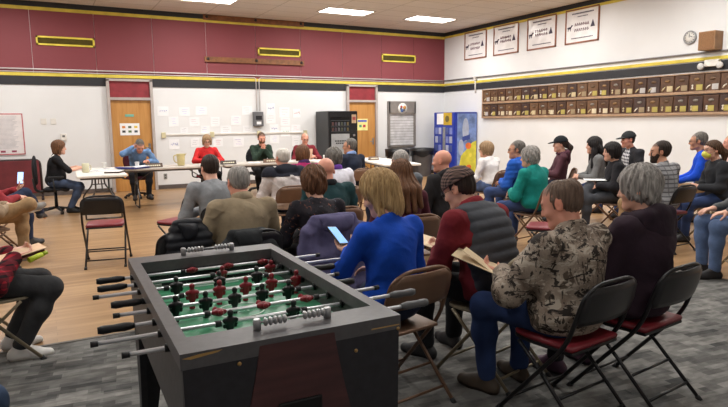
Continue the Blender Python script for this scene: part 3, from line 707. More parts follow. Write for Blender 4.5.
# clock
t = thing('wall_clock', 'round white wall clock high on the side wall', 'clock', (RX, 6.89, 3.02)); RY = Matrix.Rotation(-PI / 2, 3, 'Y')
MB().lathe([(0.120, 0), (0.125, 0.03), (0.112, 0.045), (0.10, 0.04), (0.10, 0.03)], 32, rot=RY).done('rim', mat('clock_rim', (150, 150, 152), 0.35, 0.4), t)
MB().lathe([(0.10, 0.0), (0.10, 0.032), (0, 0.0325)], 32, rot=RY).done('face', PLASTIC, t)
m = MB()
for k in range(12): m.box((-0.035, 0.085 * math.sin(k * PI / 6), 0.085 * math.cos(k * PI / 6)), (0.004, 0.012, 0.012))
m.done('hour_marks', INKS['black'], t)
MB().box((-0.037, -0.03, 0.015), (0.003, 0.06, 0.010), rot=Matrix.Rotation(0.5, 3, 'X')).box((-0.037, 0.006, 0.035), (0.003, 0.009, 0.07)).done('hand', INKS['black'], t)
t = thing('wall_speaker', 'brown wooden loudspeaker box mounted high beside the clock', 'loudspeaker', (RX, 6.44, 2.90))
MB().box((-0.12, 0, 0), (0.24, 0.30, 0.32), 0.008).done('cabinet', mat('speaker_wood', (150, 112, 76), 0.5, 0, 0.1), t); MB().box((-0.244, 0, 0), (0.01, 0.26, 0.28)).done('grille', mat('speaker_cloth', (132, 96, 66), 0.9, 0, 0.1, 60), t)
t = thing('emergency_light', 'white twin-lamp emergency light above the plaque board', 'light', (RX, 6.42, 2.50))
MB().box((-0.05, 0, 0.02), (0.08, 0.26, 0.12), 0.012).done('housing', mat('lamp_white', (216, 212, 204), 0.5), t)
for s_ in (-1, 1): MB().lathe([(0.03, 0), (0.055, 0.05), (0.06, 0.08), (0.05, 0.09), (0, 0.09)], 18, (-0.05, s_ * 0.17 , -0.03), rot=Matrix.Rotation(-PI / 2, 3, 'Y')).done('lamp_head', mat('lamp_grey', (196, 194, 190), 0.4), t)
# ================================================================== foosball table
FT = thing('foosball_table', 'dark grey foosball table with green pitch and red and black players, nearest the camera', 'foosball table', (0.3088, 1.6989, 0), -0.0213)
W, L, TZ = 0.7507, 1.4137, 0.863
CAB = mat('cabinet_black', (38, 37, 42), 0.5, 0, 0.12, 30); RIM = mat('rim_charcoal', (84, 82, 84), 0.42, 0, 0.06, 40); SIDEG = mat('side_charcoal', (74, 72, 73), 0.5, 0, 0.08, 30); INNER = mat('inner_black', (36, 35, 38), 0.4)
GOLD = mat('worn_gold', (176, 140, 84), 0.5)
# rim: four boards
RW, RE, TH = 0.045, 0.14, 0.05
m = MB().box((RW / 2, L / 2, TZ - TH / 2), (RW, L, TH)).box((W - RW / 2, L / 2, TZ - TH / 2), (RW, L, TH))
m.box((W / 2, RE / 2, TZ - TH / 2), (W - 2 * RW, RE, TH)).box((W / 2, L - RE / 2, TZ - TH / 2), (W - 2 * RW, RE, TH))
rim = m.done('rim', RIM, FT)
MB().poly([(0.006, -0.0002, TZ - 0.014), (0.055, -0.0002, TZ - 0.008), (0.125, -0.0002, TZ - 0.006), (0.11, -0.0002, TZ - 0.012), (0.03, -0.0002, TZ - 0.02)], 0.001, (0, -1, 0)).done('worn_edge', GOLD, rim)
MB().box((0.69, -0.0005, TZ - 0.034), (0.11, 0.001, 0.004)).done('worn_edge', GOLD, rim)
ZB = 0.54
for nm, x in (('side_panel', 0.022), ('side_panel', W - 0.022)):
    pp = [(x - 0.014, 0.03, TZ - TH), (x - 0.014, L - 0.03, TZ - TH), (x - 0.014, L - 0.03, ZB - 0.02), (x - 0.014, L - 0.22, ZB), (x - 0.014, 0.26, ZB), (x - 0.014, 0.03, ZB - 0.04)]
    MB().poly(pp, 0.028, (1, 0, 0)).done(nm, SIDEG, FT)
for y in (0.012, L - 0.012):
    s = -1 if y < 0.5 else 1
    e = MB().poly([(0.006, y - 0.01, TZ - TH), (W - 0.006, y - 0.01, TZ - TH), (W - 0.012, y - 0.01, 0.40), (0.012, y - 0.01, 0.40)], 0.02, (0, 1, 0)).done('end_panel', CAB, FT)
    yy = y + s * 0.0105
    def fx(z, q): # maroon panel flares towards the bottom
        t_ = (0.845 - z) / 0.445
        return W / 2 - 0.135 - 0.10 * t_ ** 1.2 if q < 0 else W / 2 + 0.12 + 0.10 * t_ ** 1.2
    zs = [0.845 - 0.445 * i / 10 for i in range(11)]
    pts = [(fx(z, -1), yy, z) for z in zs] + [(fx(z, 1), yy, z) for z in zs[::-1]]
    tmw = MC.get('maroon_grain')
    if tmw is None:
        t_ = NT('maroon_grain'); n_ = t_.n('ShaderNodeTexNoise'); n_.inputs['Scale'].default_value = 1; n_.inputs['Detail'].default_value = 5; t_.l(t_.coord(scale=(3, 3, 30)), n_.inputs['Vector'])
        t_.base(t_.ramp(n_.outputs['Fac'], [(0.3, (58, 32, 34)), (0.7, (84, 48, 48))])); tmw = MC['maroon_grain'] = t_.fin(0.45)
    MB().poly(pts, 0.003, (0, s, 0)).done('decor_panel', tmw, e)
    ret = MB().box((W / 2 - 0.005, yy + s * 0.006, 0.605), (0.15, 0.012, 0.075), 0.012).done('ball_return', mat('cup_black', (14, 14, 15), 0.3), e)
    for q in ((0.175, 0.80), (0.575, 0.765), (0.74, 0.815)): MB().lathe([(0.007, 0), (0.006, 0.004), (0, 0.005)], 10, (q[0], y + s * 0.0105, q[1]), rot=Matrix.Rotation(PI / 2 if s < 0 else -PI / 2, 3, 'X')).done('screw_cap', GOLD, e)
for x, y in ((0.0, 0.0), (W, 0.0), (0.0, L), (W, L)):
    sx = 1 if x == 0 else -1; sy = 1 if y == 0 else -1
    mm = MB()
    mm.poly([(x + sx * 0.012, y + sy * 0.02, 0.56), (x + sx * 0.012, y + sy * 0.17, 0.56), (x + sx * 0.012, y + sy * 0.10, 0.02), (x + sx * 0.012, y + sy * 0.02, 0.02)], 0.03, (sx, 0, 0))
    mm.poly([(x + sx * 0.012, y + sy * 0.022, 0.42), (x + sx * 0.15, y + sy * 0.022, 0.42), (x + sx * 0.09, y + sy * 0.022, 0.02), (x + sx * 0.012, y + sy * 0.022, 0.02)], 0.03, (0, sy, 0))
    lg = mm.done('leg', CAB, FT)
    MB().lathe([(0.028, 0.0), (0.03, 0.008), (0.012, 0.022)], 14, (x + sx * 0.045, y + sy * 0.045, 0)).done('levelling_foot', DARKMET, lg)
# playing field and inner walls
GRN = mat('pitch_green', (60, 134, 98), 0.35, 0, 0.05); LINEW = mat('pitch_line', (206, 220, 210), 0.5)
ZF = 0.735
pf = MB().box((W / 2, L / 2, ZF - 0.006), (W - 0.06, L - 0.26, 0.012)).done('pitch', GRN, FT)
cx, cy = W / 2, L / 2
def strip(pts, w=0.006, closed=False): MB().tube([(x, y, ZF + 0.0008) for x, y in pts], w / 2, 6, closed=closed, flat=1.0).done('pitch_line', LINEW, pf)
def ring(x, y, r, w=0.007): strip([(x + r * math.cos(a * PI / 18), y + r * math.sin(a * PI / 18)) for a in range(36)], w, True)
ring(cx, cy, 0.10); strip([(0.045, cy), (W - 0.045, cy)])
for s in (-1, 1):
    y0 = cy + s * 0.565
    strip([(cx - 0.20, y0), (cx - 0.20, cy + s * 0.38), (cx + 0.20, cy + s * 0.38), (cx + 0.20, y0)]); strip([(cx - 0.12, y0), (cx - 0.12, cy + s * 0.47), (cx + 0.12, cy + s * 0.47), (cx + 0.12, y0)])
    for q in (-1, 1): strip([(cx + q * 0.33, y0), (cx + q * 0.24, y0)], 0.03)
m = MB()
for q in (-1, 0, 1): m.tube([(cx + q * 0.04 + 0.014 * math.cos(a * PI / 4), cy - .01 + 0.018 * math.sin(a * PI / 4), ZF + 0.0008) for a in range(6)], 0.003, 6)
m.done('centre_emblem', LINEW, pf)
for y in (RE - 0.01, L - RE + 0.01):
    e = MB().box((W / 2, y, (TZ - TH + ZF) / 2), (W - 0.08, 0.02, TZ - TH - ZF)).done('inner_end', INNER, FT)
    MB().box((W / 2, y + (0.011 if y < 0.5 else -0.011), ZF + 0.035), (0.20, 0.004, 0.07)).done('goal_mouth', mat('goal_dark', (8, 8, 9), 0.8), e)
# bead score counters on both end rails
BEAD = mat('silver_bead', (168, 168, 170), 0.3, 0.6)
for y, x0, x1 in ((0.093, 0.262, 0.512), (L - 0.065, 0.262, 0.512)):
    sc = MB().lathe([(0.013, 0), (0.013, 0.034), (0.010, 0.038)], 14, (x0, y, TZ)).lathe([(0.013, 0), (0.013, 0.034), (0.010, 0.038)], 14, (x1, y, TZ)).tube([(x0, y, TZ + 0.024), (x1, y, TZ + 0.024)], 0.004, 8).done('score_counter', BEAD, FT)
    for k in range(5):
        for b in (0, 1):
            x = (x0 + 0.022 + 0.0165 * k) if b == 0 else (x1 - 0.024 - 0.0165 * k)
            MB().lathe([(0.008, 0), (0.0145, 0.004), (0.0145, 0.010), (0.008, 0.014)], 12, (x, y, TZ + 0.024), rot=Matrix.Rotation(PI / 2, 3, 'Y')).done('score_bead', BEAD, sc)
# rods and players
ROD = mat('rod_steel', (226, 226, 230), 0.3, 0.55, 0.03); REDP = mat('red_player', (132, 28, 40), 0.3, 0, 0.1); BLKP = mat('black_player', (26, 25, 27), 0.3); RUB = mat('bumper_rubber', (34, 33, 35), 0.5); GRIP = mat('grip_black', (22, 22, 24), 0.45); GRIPG = mat('grip_grey', (92, 92, 94), 0.45)
ZR = 0.80
def player_mesh(c):
    v = Vol((-0.035, -0.03, -0.085), (0.035, 0.03, 0.05), 0.0024)
    v.ell((0, 0, 0.037), (0.0115, 0.0115, 0.0135), k=0.004)          # head
    v.cone((0, 0, 0.026), (0, 0, 0.02), 0.006, 0.009, 0.004)          # neck
    v.cone((-0.017, 0, 0.008), (0.017, 0, 0.008), 0.011, 0.011, 0.006) # shoulders and arms
    v.cone((-0.023, 0, 0.004), (-0.021, 0, -0.018), 0.0075, 0.006, 0.005); v.cone((0.023, 0, 0.004), (0.021, 0, -0.018), 0.0075, 0.006, 0.005)
    v.cone((0, 0, 0.008), (0, 0, -0.024), 0.0165, 0.0135, 0.006)      # trunk
    v.cone((0, 0, -0.022), (0, 0, -0.056), 0.013, 0.0095, 0.006, flat=((0, 1, 0), 1.25))
    v.ell((0, 0.003, -0.064), (0.0125, 0.0155, 0.009), k=0.004)       # foot block
    me, _ = v.mesh('player'); me.materials.append(c); return me
PM = {'r': player_mesh(REDP), 'b': player_mesh(BLKP)}
# (y, team, player x positions, left end, right end, tilt)
RODS = [(1.262, 'r', [0.284, 0.466, 0.651], -0.157, 0.978, 1.25), (1.116, 'r', [0.397, 0.645], -0.161, 1.10, 0.5), (0.985, 'b', [0.16, 0.355, 0.535], -0.182, 0.945, -0.1), (0.832, 'r', [0.199, 0.317, 0.436, 0.557, 0.678], -0.126, 0.895, 0.12),
        (0.683, 'b', [0.104, 0.224, 0.345, 0.465, 0.585], -0.126, 0.906, 0.1), (0.532, 'r', [0.241, 0.422, 0.608], -0.193, 0.951, 1.35), (0.397, 'b', [0.251, 0.499], -0.219, 1.058, 0.2), (0.245, 'b', [0.375], -0.135, 1.024, 0.0)]
for y, tm, xs, xl, xr, tilt in RODS:
    rod = MB().tube([(xl, y, ZR), (xr, y, ZR)], 0.0078, 12).done('rod', ROD, FT)
    c = {'r': REDP, 'b': BLKP}[tm]
    for x in xs:
        o = link('player', PM[tm], None, rod); o.location = (x, y, ZR); o.rotation_euler = (tilt, 0, 0)
    for x in (xs[0] - 0.045, xs[-1] + 0.045): MB().tube([(x - 0.011, y, ZR), (x + 0.011, y, ZR)], 0.0125, 12).done('bumper', RUB, rod)
    for x in (0.004, W - 0.004): MB().tube([(x - 0.012, y, ZR), (x + 0.012, y, ZR)], 0.0145, 12).done('bearing', DARKMET, rod)
    for x in (0.047, W - 0.047): MB().tube([(x - 0.006, y, ZR), (x + 0.006, y, ZR)], 0.018, 12).done('bearing', DARKMET, rod)
    gx, ex, sg = (xl, xr, -1) if tm == 'r' else (xr, xl, 1)
    prof = [0.0125, 0.0165, 0.0155, 0.0145, 0.0155, 0.0165, 0.0145, 0.010]
    MB().tube([(gx - sg * 0.125 + sg * 0.125 * k / 7, y, ZR) for k in range(8)], prof[::-1], 12).done('handle', GRIP if tm == 'r' or y > 0.6 else GRIPG, rod)
    MB().tube([(ex - (-sg) * 0.02, y, ZR), (ex + (-sg) * 0.004, y, ZR)], 0.0105, 12).done('end_cap', RUB, rod)

# ================================================================== folding chairs
def folding_chair(name, label, frame, panel, seatm, padded, loc, rz, group='folding chairs', tall=0.78):
    t = thing(name, label, 'chair', loc, rz, group)
    w = 0.215; r = 0.0115
    def up_(s): return [(s * (w + 0.012), 0.245, 0.012), (s * w, -0.15, 0.47), (s * (w - 0.01), -0.235, tall - 0.045)]
    a = up_(-1); b = up_(1)
    top = [(-w * 0.55, -0.25, tall), (w * 0.55, -0.25, tall)]
    pts = arc_pts([a[0], a[1], a[2], top[0], top[1], b[2], b[1], b[0]], 0.09, 7)
    MB().tube(pts, r, 10).done('back_frame', frame, t)
    # curved backrest panel between the uprights
    m = MB(); N = 10; rows = [(tall - 0.012, -0.248, 0.74), (tall - 0.05, -0.238, 0.96), (tall - 0.12, -0.222, 1.0), (tall - 0.175, -0.205, 1.0), (tall - 0.20, -0.198, 0.94)]
    g = []
    for z, y, f in rows:
        g.append([m.bm.verts.new(((i / N * 2 - 1) * (w - 0.004) * f, y - 0.028 * (1 - (i / N * 2 - 1) ** 2), z)) for i in range(N + 1)])
    for A, B in zip(g[:-1], g[1:]):
        for i in range(N): m.bm.faces.new((A[i], A[i + 1], B[i + 1], B[i])).smooth = True
    o = m.done('backrest', panel, t); s = o.modifiers.new('thick', 'SOLIDIFY'); s.thickness = 0.010; s.offset = 0
    # seat
    m = MB()
    outl = arc_pts([(-0.185, -0.165, 0), (-0.20, 0.10, 0), (-0.175, 0.215, 0), (0.175, 0.215, 0), (0.20, 0.10, 0), (0.185, -0.165, 0)], 0.07, 5)
    m.poly([(p.x, p.y, 0.415) for p in outl], 0.018, (0, 0, 1)); m.done('seat', frame if padded else seatm, t, bevel=0.006)
    if padded:
        m = MB(); vs = []
        for z, f in ((0.433, 0.98), (0.447, 1.0), (0.458, 0.97), (0.463, 0.85)): vs.append([m.bm.verts.new((p.x * f, 0.02 + (p.y - 0.02) * f, z)) for p in outl])
        n = len(outl)
        for A, B in zip(vs[:-1], vs[1:]):
            for i in range(n): m.bm.faces.new((A[i], A[(i + 1) % n], B[(i + 1) % n], B[i])).smooth = True
        m.bm.faces.new(vs[-1]).smooth = True; m.bm.faces.new(vs[0][::-1])
        m.done('seat_pad', seatm, t)
    for s in (-1, 1):
        lg = MB().tube(arc_pts([(s * 0.195, 0.15, 0.412), (s * 0.195, -0.01, 0.27), (s * 0.198, -0.275, 0.012)], 0.05), r * 0.92, 8).done('leg', frame, t)
        MB().tube([(s * 0.198, -0.263, 0.024), (s * 0.198, -0.284, 0.002)], 0.015, 8).done('foot_cap', RUB, lg)
        MB().tube([(s * (w + 0.0115), 0.233, 0.026), (s * (w + 0.0125), 0.252, 0.002)], 0.016, 8).done('foot_cap', RUB, t)
    MB().tube([(-0.197, -0.205, 0.08), (0.197, -0.205, 0.08)], 0.008, 8).done('crossbar', frame, t)
    MB().tube([(-0.197, -0.10, 0.18), (0.197, -0.10, 0.18)], 0.008, 8).done('crossbar', frame, t)
    MB().tube([(-w, 0.165, 0.105), (w, 0.165, 0.105)], 0.008, 8).done('crossbar', frame, t)
    return t
BROWN = mat('brown_chair_enamel', (112, 84, 66), 0.38, 0.25, 0.06); BROWNP = mat('brown_chair_panel', (124, 96, 78), 0.38, 0.25, 0.06)
TAN = mat('tan_chair_enamel', (136, 124, 102), 0.38, 0.25, 0.06); TANP = mat('tan_chair_panel', (150, 138, 116), 0.36, 0.25, 0.06)
BLK = mat('black_chair_enamel', (30, 29, 31), 0.34, 0.2, 0.08); BLKPN = mat('black_chair_panel', (44, 43, 45), 0.36, 0.2, 0.08); REDV = mat('red_vinyl_pad', (122, 34, 44), 0.42, 0, 0.08, 5, 0.004)
KINDS = {}
def chair(kind, x, y, th, label):
    rz = math.radians(th)
    if kind not in KINDS:
        f, p_, s_, pad = {'brown': (BROWN, BROWNP, BROWNP, False), 'tan': (TAN, TANP, TANP, False), 'black': (BLK, BLKPN, REDV, True)}[kind]
        KINDS[kind] = folding_chair('folding_chair', label, f, p_, s_, pad, (x, y, 0), rz)
        return KINDS[kind]
    return dup(KINDS[kind], (x, y, 0), rz, label)

def office_chair(x, y, th, label, c, cn):
    t = thing('office_chair', label, 'chair', (x, y, 0), math.radians(th), 'office chairs of the panel')
    F_ = cloth('office_fabric_' + cn, c, 0.1); B_ = mat('office_plastic', (30, 30, 33), 0.45)
    v = Vol((-0.3, -0.25, 0.36), (0.3, 0.32, 0.5), 0.014); v.cone((-0.15, -0.10, 0.43), (0.15, -0.10, 0.43), 0.05, 0.05, 0.08); v.cone((-0.15, 0.17, 0.43), (0.15, 0.17, 0.43), 0.05, 0.05, 0.10); v.ell((0, 0.03, 0.425), (0.24, 0.23, 0.03), k=0.04); v.plane((0, 0, 0.452), (0, 0, 1), 0.01)
    me, _ = v.mesh('seat'); link('seat', me, F_, t)
    v = Vol((-0.32, -0.42, 0.5), (0.32, -0.1, 1.05), 0.014); v.ell((0, -0.285, 0.76), (0.23, 0.05, 0.26), k=0.02); v.ell((0, -0.22, 0.76), (0.30, 0.045, 0.30), k=0.02, cut=True)
    me, _ = v.mesh('backrest'); link('backrest', me, F_, t)
    MB().tube(arc_pts([(0, 0.0, 0.39), (0, -0.30, 0.39), (0, -0.325, 0.62)], 0.08), 0.022, 8).done('back_bracket', B_, t)
    MB().tube([(0, 0, 0.09), (0, 0, 0.39)], [0.03, 0.022], 12).done('column', B_, t)
    for k in range(5):
        a = 2 * PI * k / 5 + 0.3; lg = MB().tube([(0, 0, 0.10), (0.27 * math.cos(a), 0.27 * math.sin(a), 0.065)], [0.03, 0.018], 8, flat=0.8).done('leg', B_, t)
        MB().tube([(0.28 * math.cos(a) - 0.02 * math.sin(a), 0.28 * math.sin(a) + 0.02 * math.cos(a), 0.03), (0.28 * math.cos(a) + 0.02 * math.sin(a), 0.28 * math.sin(a) - 0.02 * math.cos(a), 0.03)], 0.028, 12).done('caster', RUB, lg)
    for s in (-1, 1): MB().tube(arc_pts([(s * 0.2, 0, 0.40), (s * 0.31, 0, 0.42), (s * 0.31, -0.02, 0.64)], 0.05), 0.014, 8).box((s * 0.31, 0.03, 0.65), (0.05, 0.24, 0.03), 0.01).done('armrest', B_, t)
    return t

# ================================================================== tables
TW = mat('white_table_top', (226, 222, 216), 0.45, 0, 0.03); TG = mat('grey_table_top', (186, 178, 170), 0.5, 0, 0.05); TL = metal('table_leg_grey', (104, 102, 102), 0.45)
def folding_table(cx, cy, rz, length, width, label, top):
    t = thing('folding_table', label, 'table', (cx, cy, 0), rz, 'tables of the panel')
    m = MB().box((0, 0, 0.72), (length, width, 0.04), 0.014); m.done('table_top', top, t)
    MB().box((0, 0, 0.685), (length - 0.12, width - 0.1, 0.03)).done('apron', TL, t)
    for s in (-1, 1):
        x = s * (length / 2 - 0.28)
        m = MB()
        for q in (-1, 1): m.tube(arc_pts([(x, q * 0.10, 0.69), (x, q * 0.10, 0.45), (x, q * (width / 2 - 0.10), 0.25), (x, q * (width / 2 - 0.10), 0.012)], 0.08), 0.0135, 8)
        m.tube([(x, -(width / 2 - 0.10), 0.012), (x, width / 2 - 0.10, 0.012)], 0.012, 8).tube([(x, -0.10, 0.46), (x, 0.10, 0.46)], 0.010, 8).tube([(x, 0, 0.46), (x - s * 0.32, 0, 0.68)], 0.009, 8)
        m.done('leg', TL, t)
    return t
folding_table(0.84, 11.02, PI / 2 - 0.03, 1.83, 0.74, 'white folding table with papers on it, at the left end of the panel', TW)
folding_table(2.13, 11.60, 0.0, 1.82, 0.74, 'grey folding table in front of the bent man in blue, beside the white one', TG)
folding_table(3.98, 11.58, 0.0, 1.82, 0.74, 'pale folding table in front of the man in dark green', TG)
folding_table(5.80, 11.30, -0.08, 1.70, 0.74, 'folding table in front of the man in maroon', TW)
folding_table(6.15, 10.15, PI / 2 - 0.22, 1.5, 0.74, 'white folding table at the right end, below the vending machine', TW)
ZT = 0.741
def small(name, label, cat, loc, rz=0): return thing(name, label, cat, loc, rz)
def papers(x, y, rz, label, n=1, c=PAPER, z=ZT, size=(0.216, 0.28)):
    t = small('paper_stack' if n > 1 else 'paper_sheet', label, 'paper', (x, y, z), rz); r = random.Random(int(x * 100))
    for k in range(n): MB().box((0, 0, 0.0015 + 0.003 * k), (size[0], size[1], 0.002), rot=Matrix.Rotation(r.uniform(-0.15, 0.15), 3, 'Z')).done('sheet', c, t)
    m = MB()
    for k in range(7): m.box((0, size[1] * 0.38 - k * size[1] * 0.11, 0.003 * n + 0.0005), (size[0] * (0.6 - 0.08 * (k % 3)), 0.006, 0.0006))
    m.done('print_lines', INKS['grey'], t); return t
papers(0.80, 11.05, 0.3, 'loose white pages in the middle of the white table', 3); papers(1.00, 11.5, -0.2, 'single white page at the far end of the white table')
MB_ = MB().box((0, 0, 0.012), (0.24, 0.34, 0.024), 0.004); t = small('document_folder', 'dark brown folder near the front corner of the white table', 'folder', (1.04, 10.55, ZT), -0.4); MB_.done('cover', mat('dark_folder', (70, 56, 50), 0.6), t); MB().box((0.004, 0, 0.026), (0.215, 0.30, 0.004)).done('sheet', PAPER, t)
def mug(x, y, label, c, cn, r=0.042, h=0.10):
    t = small('mug', label, 'mug', (x, y, ZT), 0.5)
    MB().lathe([(r * 0.9, 0), (r, 0.008), (r, h), (r * 0.9, h), (r * 0.86, 0.012)], 22).done('mug_body', mat('mug_' + cn, c, 0.4), t)
    MB().tube(arc_pts([(r * 0.95, 0, h * 0.8), (r * 1.75, 0, h * 0.75), (r * 1.75, 0, h * 0.25), (r * 0.95, 0, h * 0.2)], 0.02), 0.007, 8).done('handle', mat('mug_' + cn, c, 0.4), t)
mug(0.62, 10.85, 'tall cream mug beside the forearm of the woman in black', (196, 190, 160), 'cream', 0.055, 0.15)
def cup(x, y, label, h=0.105):
    t = small('paper_cup', label, 'cup', (x, y, ZT)); MB().lathe([(0.030, 0), (0.042, h), (0.044, h), (0.044, h - 0.006), (0.040, h - 0.006), (0.028, 0.006)], 22).done('cup_body', mat('cup_white', (232, 230, 228), 0.5), t)
cup(0.98, 11.75, 'white paper cup at the far end of the white table, left of the blue binder'); cup(1.52, 11.5, 'white paper cup standing right of the blue binder'); cup(5.28, 11.4, 'white paper cup on the table before the man in maroon'); 
t = small('ring_binder', 'dark blue binder lying open before the bent man in blue', 'binder', (1.42, 11.36, ZT), 0.1); BB = mat('binder_blue', (36, 46, 112), 0.5)
MB().box((-0.14, 0, 0.012), (0.27, 0.30, 0.02), 0.004, rot=Matrix.Rotation(0.08, 3, 'Y')).box((0.14, 0, 0.012), (0.27, 0.30, 0.02), 0.004, rot=Matrix.Rotation(-0.08, 3, 'Y')).done('cover', BB, t); MB().box((0.14, 0, 0.030), (0.22, 0.27, 0.008), rot=Matrix.Rotation(-0.08, 3, 'Y')).done('sheet', PAPER, t)
def nameplate(x, y, label, c, cn, w=0.30):
    t = small('name_block', label, 'name block', (x, y, ZT), 0.0)
    MB().poly([(-w / 2, -0.045, 0), (-w / 2, 0.045, 0), (-w / 2, 0.01, 0.075), (-w / 2, -0.01, 0.075)], w, (1, 0, 0)).done('block', mat('block_' + cn, c, 0.5), t)
    m = MB()
    for k in range(6): m.box(((k - 2.5) * w / 8, -0.030, 0.036), (w / 11, 0.004, 0.022), rot=Matrix.Rotation(-0.44, 3, 'X'))
    m.done('lettering', PBUFF, t)
nameplate(1.80, 11.40, 'dark brown wedge name block at the right half of the grey table', (84, 66, 56), 'brown'); nameplate(3.18, 11.35, 'dark wedge name block right of the red-shirted speaker', (70, 60, 56), 'dark'); nameplate(4.08, 11.35, 'long brown wedge name block before the man in dark green', (112, 84, 66), 'tan', 0.36)
nameplate(6.10, 10.75, 'small brown wedge name block on the white table at the right end', (120, 100, 88), 'pale', 0.22)
t = small('pitcher', 'cream plastic pitcher on the table left of the red-shirted speaker', 'pitcher', (2.32, 11.55, ZT), 2.6); PT = mat('pitcher_cream', (206, 192, 140), 0.4)
MB().lathe([(0.060, 0), (0.068, 0.02), (0.078, 0.21), (0.084, 0.225), (0.078, 0.225), (0.062, 0.02)], 26).poly([(-0.075, -0.035, 0.225), (-0.115, 0, 0.228), (-0.075, 0.035, 0.225), (-0.075, 0, 0.18)], 0.003, (0, 0, 1)).done('pitcher_body', PT, t)
MB().tube(arc_pts([(0.075, 0, 0.20), (0.14, 0, 0.19), (0.13, 0, 0.08), (0.068, 0, 0.05)], 0.05), 0.012, 8).done('handle', PT, t)
papers(2.85, 11.5, 0.1, 'white pages on the table under the red-shirted speaker', 2); papers(3.75, 11.5, -0.1, 'white pages left of the folded hands of the man in green', 2); papers(4.45, 11.5, 0.0, 'white page beside the long brown name block')
# ================================================================== people
def V3(*a): return np.array(a, float)
def nrm(v): return v / max(np.linalg.norm(v), 1e-9)
def rz_(a): c, s = math.cos(a), math.sin(a); return np.array([[c, -s, 0], [s, c, 0], [0, 0, 1.0]])
def rx_(a): c, s = math.cos(a), math.sin(a); return np.array([[1.0, 0, 0], [0, c, -s], [0, s, c]])
def ry_(a): c, s = math.cos(a), math.sin(a); return np.array([[c, 0, s], [0, 1.0, 0], [-s, 0, c]])
def ik(a, c, l1, l2, hint):
    d = c - a; n = np.linalg.norm(d); u = d / n
    if n > (l1 + l2) * 0.995: n = (l1 + l2) * 0.995; c = a + u * n
    x = (l1 * l1 - l2 * l2 + n * n) / (2 * n); y = math.sqrt(max(l1 * l1 - x * x, 0))
    h = hint - u * (hint @ u); return a + u * x + nrm(h) * y, c

SKINS = {'fair': (214, 164, 142), 'pink': (216, 152, 130), 'tan': (188, 138, 112), 'pale': (222, 178, 158)}
HAIRS = {'brown': ((52, 36, 26), (96, 68, 48)), 'dark': ((24, 18, 16), (62, 46, 38)), 'black': ((14, 12, 13), (42, 36, 36)), 'grey': ((96, 92, 90), (184, 178, 172)), 'darkgrey': ((58, 54, 52), (126, 120, 114)), 'white': ((168, 160, 152), (226, 220, 212)),
         'blonde': ((128, 96, 58), (212, 178, 128)), 'auburn': ((66, 42, 28), (124, 84, 56)), 'sandy': ((118, 92, 66), (176, 146, 112)), 'brownfade': ((74, 56, 46), (126, 104, 90))}

def torso(v, B, g, k=0.05, hips=True, low=0.0):
    """trunk prims, grown by g"""
    P, w, Rt = B['P'], B['w'], B['Rt']
    q_ = B['L'] / .47
    for t, (a, b, c) in ((0.02, (.168, .128, .115)), (0.36, (.146, .108, .14 * q_)), (0.66, (.160, .112, .135 * q_))):
        if t < 0.1 and not hips: continue
        v.ell(P(t) + V3(0, 0.005, 0.02 if t < .1 else 0), (a * w + g, b * (0.5 + 0.5 * w) + g, c + g), R=None if t < 0.1 else Rt(t), k=k)
    if B['belly'] > 0: v.ell(P(0.26) + V3(0, 0.05 + 0.03 * B['belly'], 0), (.135 * w + g, (.085 + .03 * B['belly']) + g, .14 + g), k=0.06)
    S = B['S']
    gs = g * .6 if g > 0 else g
    v.cone(S[0], S[1], .050 * B['m'] + gs, .050 * B['m'] + gs, k)
    for i in (0, 1): v.cone(S[i] * 0.72 + S[1 - i] * 0.28 + V3(0, 0, .006), B['C'] + V3(0, -.004, -.012), .040 * B['m'] + gs, .046 * B['m'] + gs, 0.04)

def sleeve(v, B, i, g, short=False, k=0.035, cuff=0.0):
    S, E, Wr = B['S'][i], B['E'][i], B['Wr'][i]; m = B['m']
    v.cone(S, E, .054 * m + g * .8, .045 * m + g * .9, k)
    if short: return
    e = E + (Wr - E) * 0.93; v.cone(E, e, .046 * m + g, .034 * m + g * 0.9 + cuff, k)

def leg(v, B, i, g, k=0.04, hem=0.0):
    H, K, A = B['Hp'][i], B['K'][i], B['A'][i]; m = B['m']
    v.cone(H, K, .086 * m * (0.6 + 0.4 * B['w']) + g, .060 * m + g, k); v.cone(K, K + (A - K) * 0.35, .060 * m + g, .057 * m + g, k); v.cone(K + (A - K) * 0.35, A + (K - A) * 0.06, .057 * m + g, .040 * m + g + hem, k)

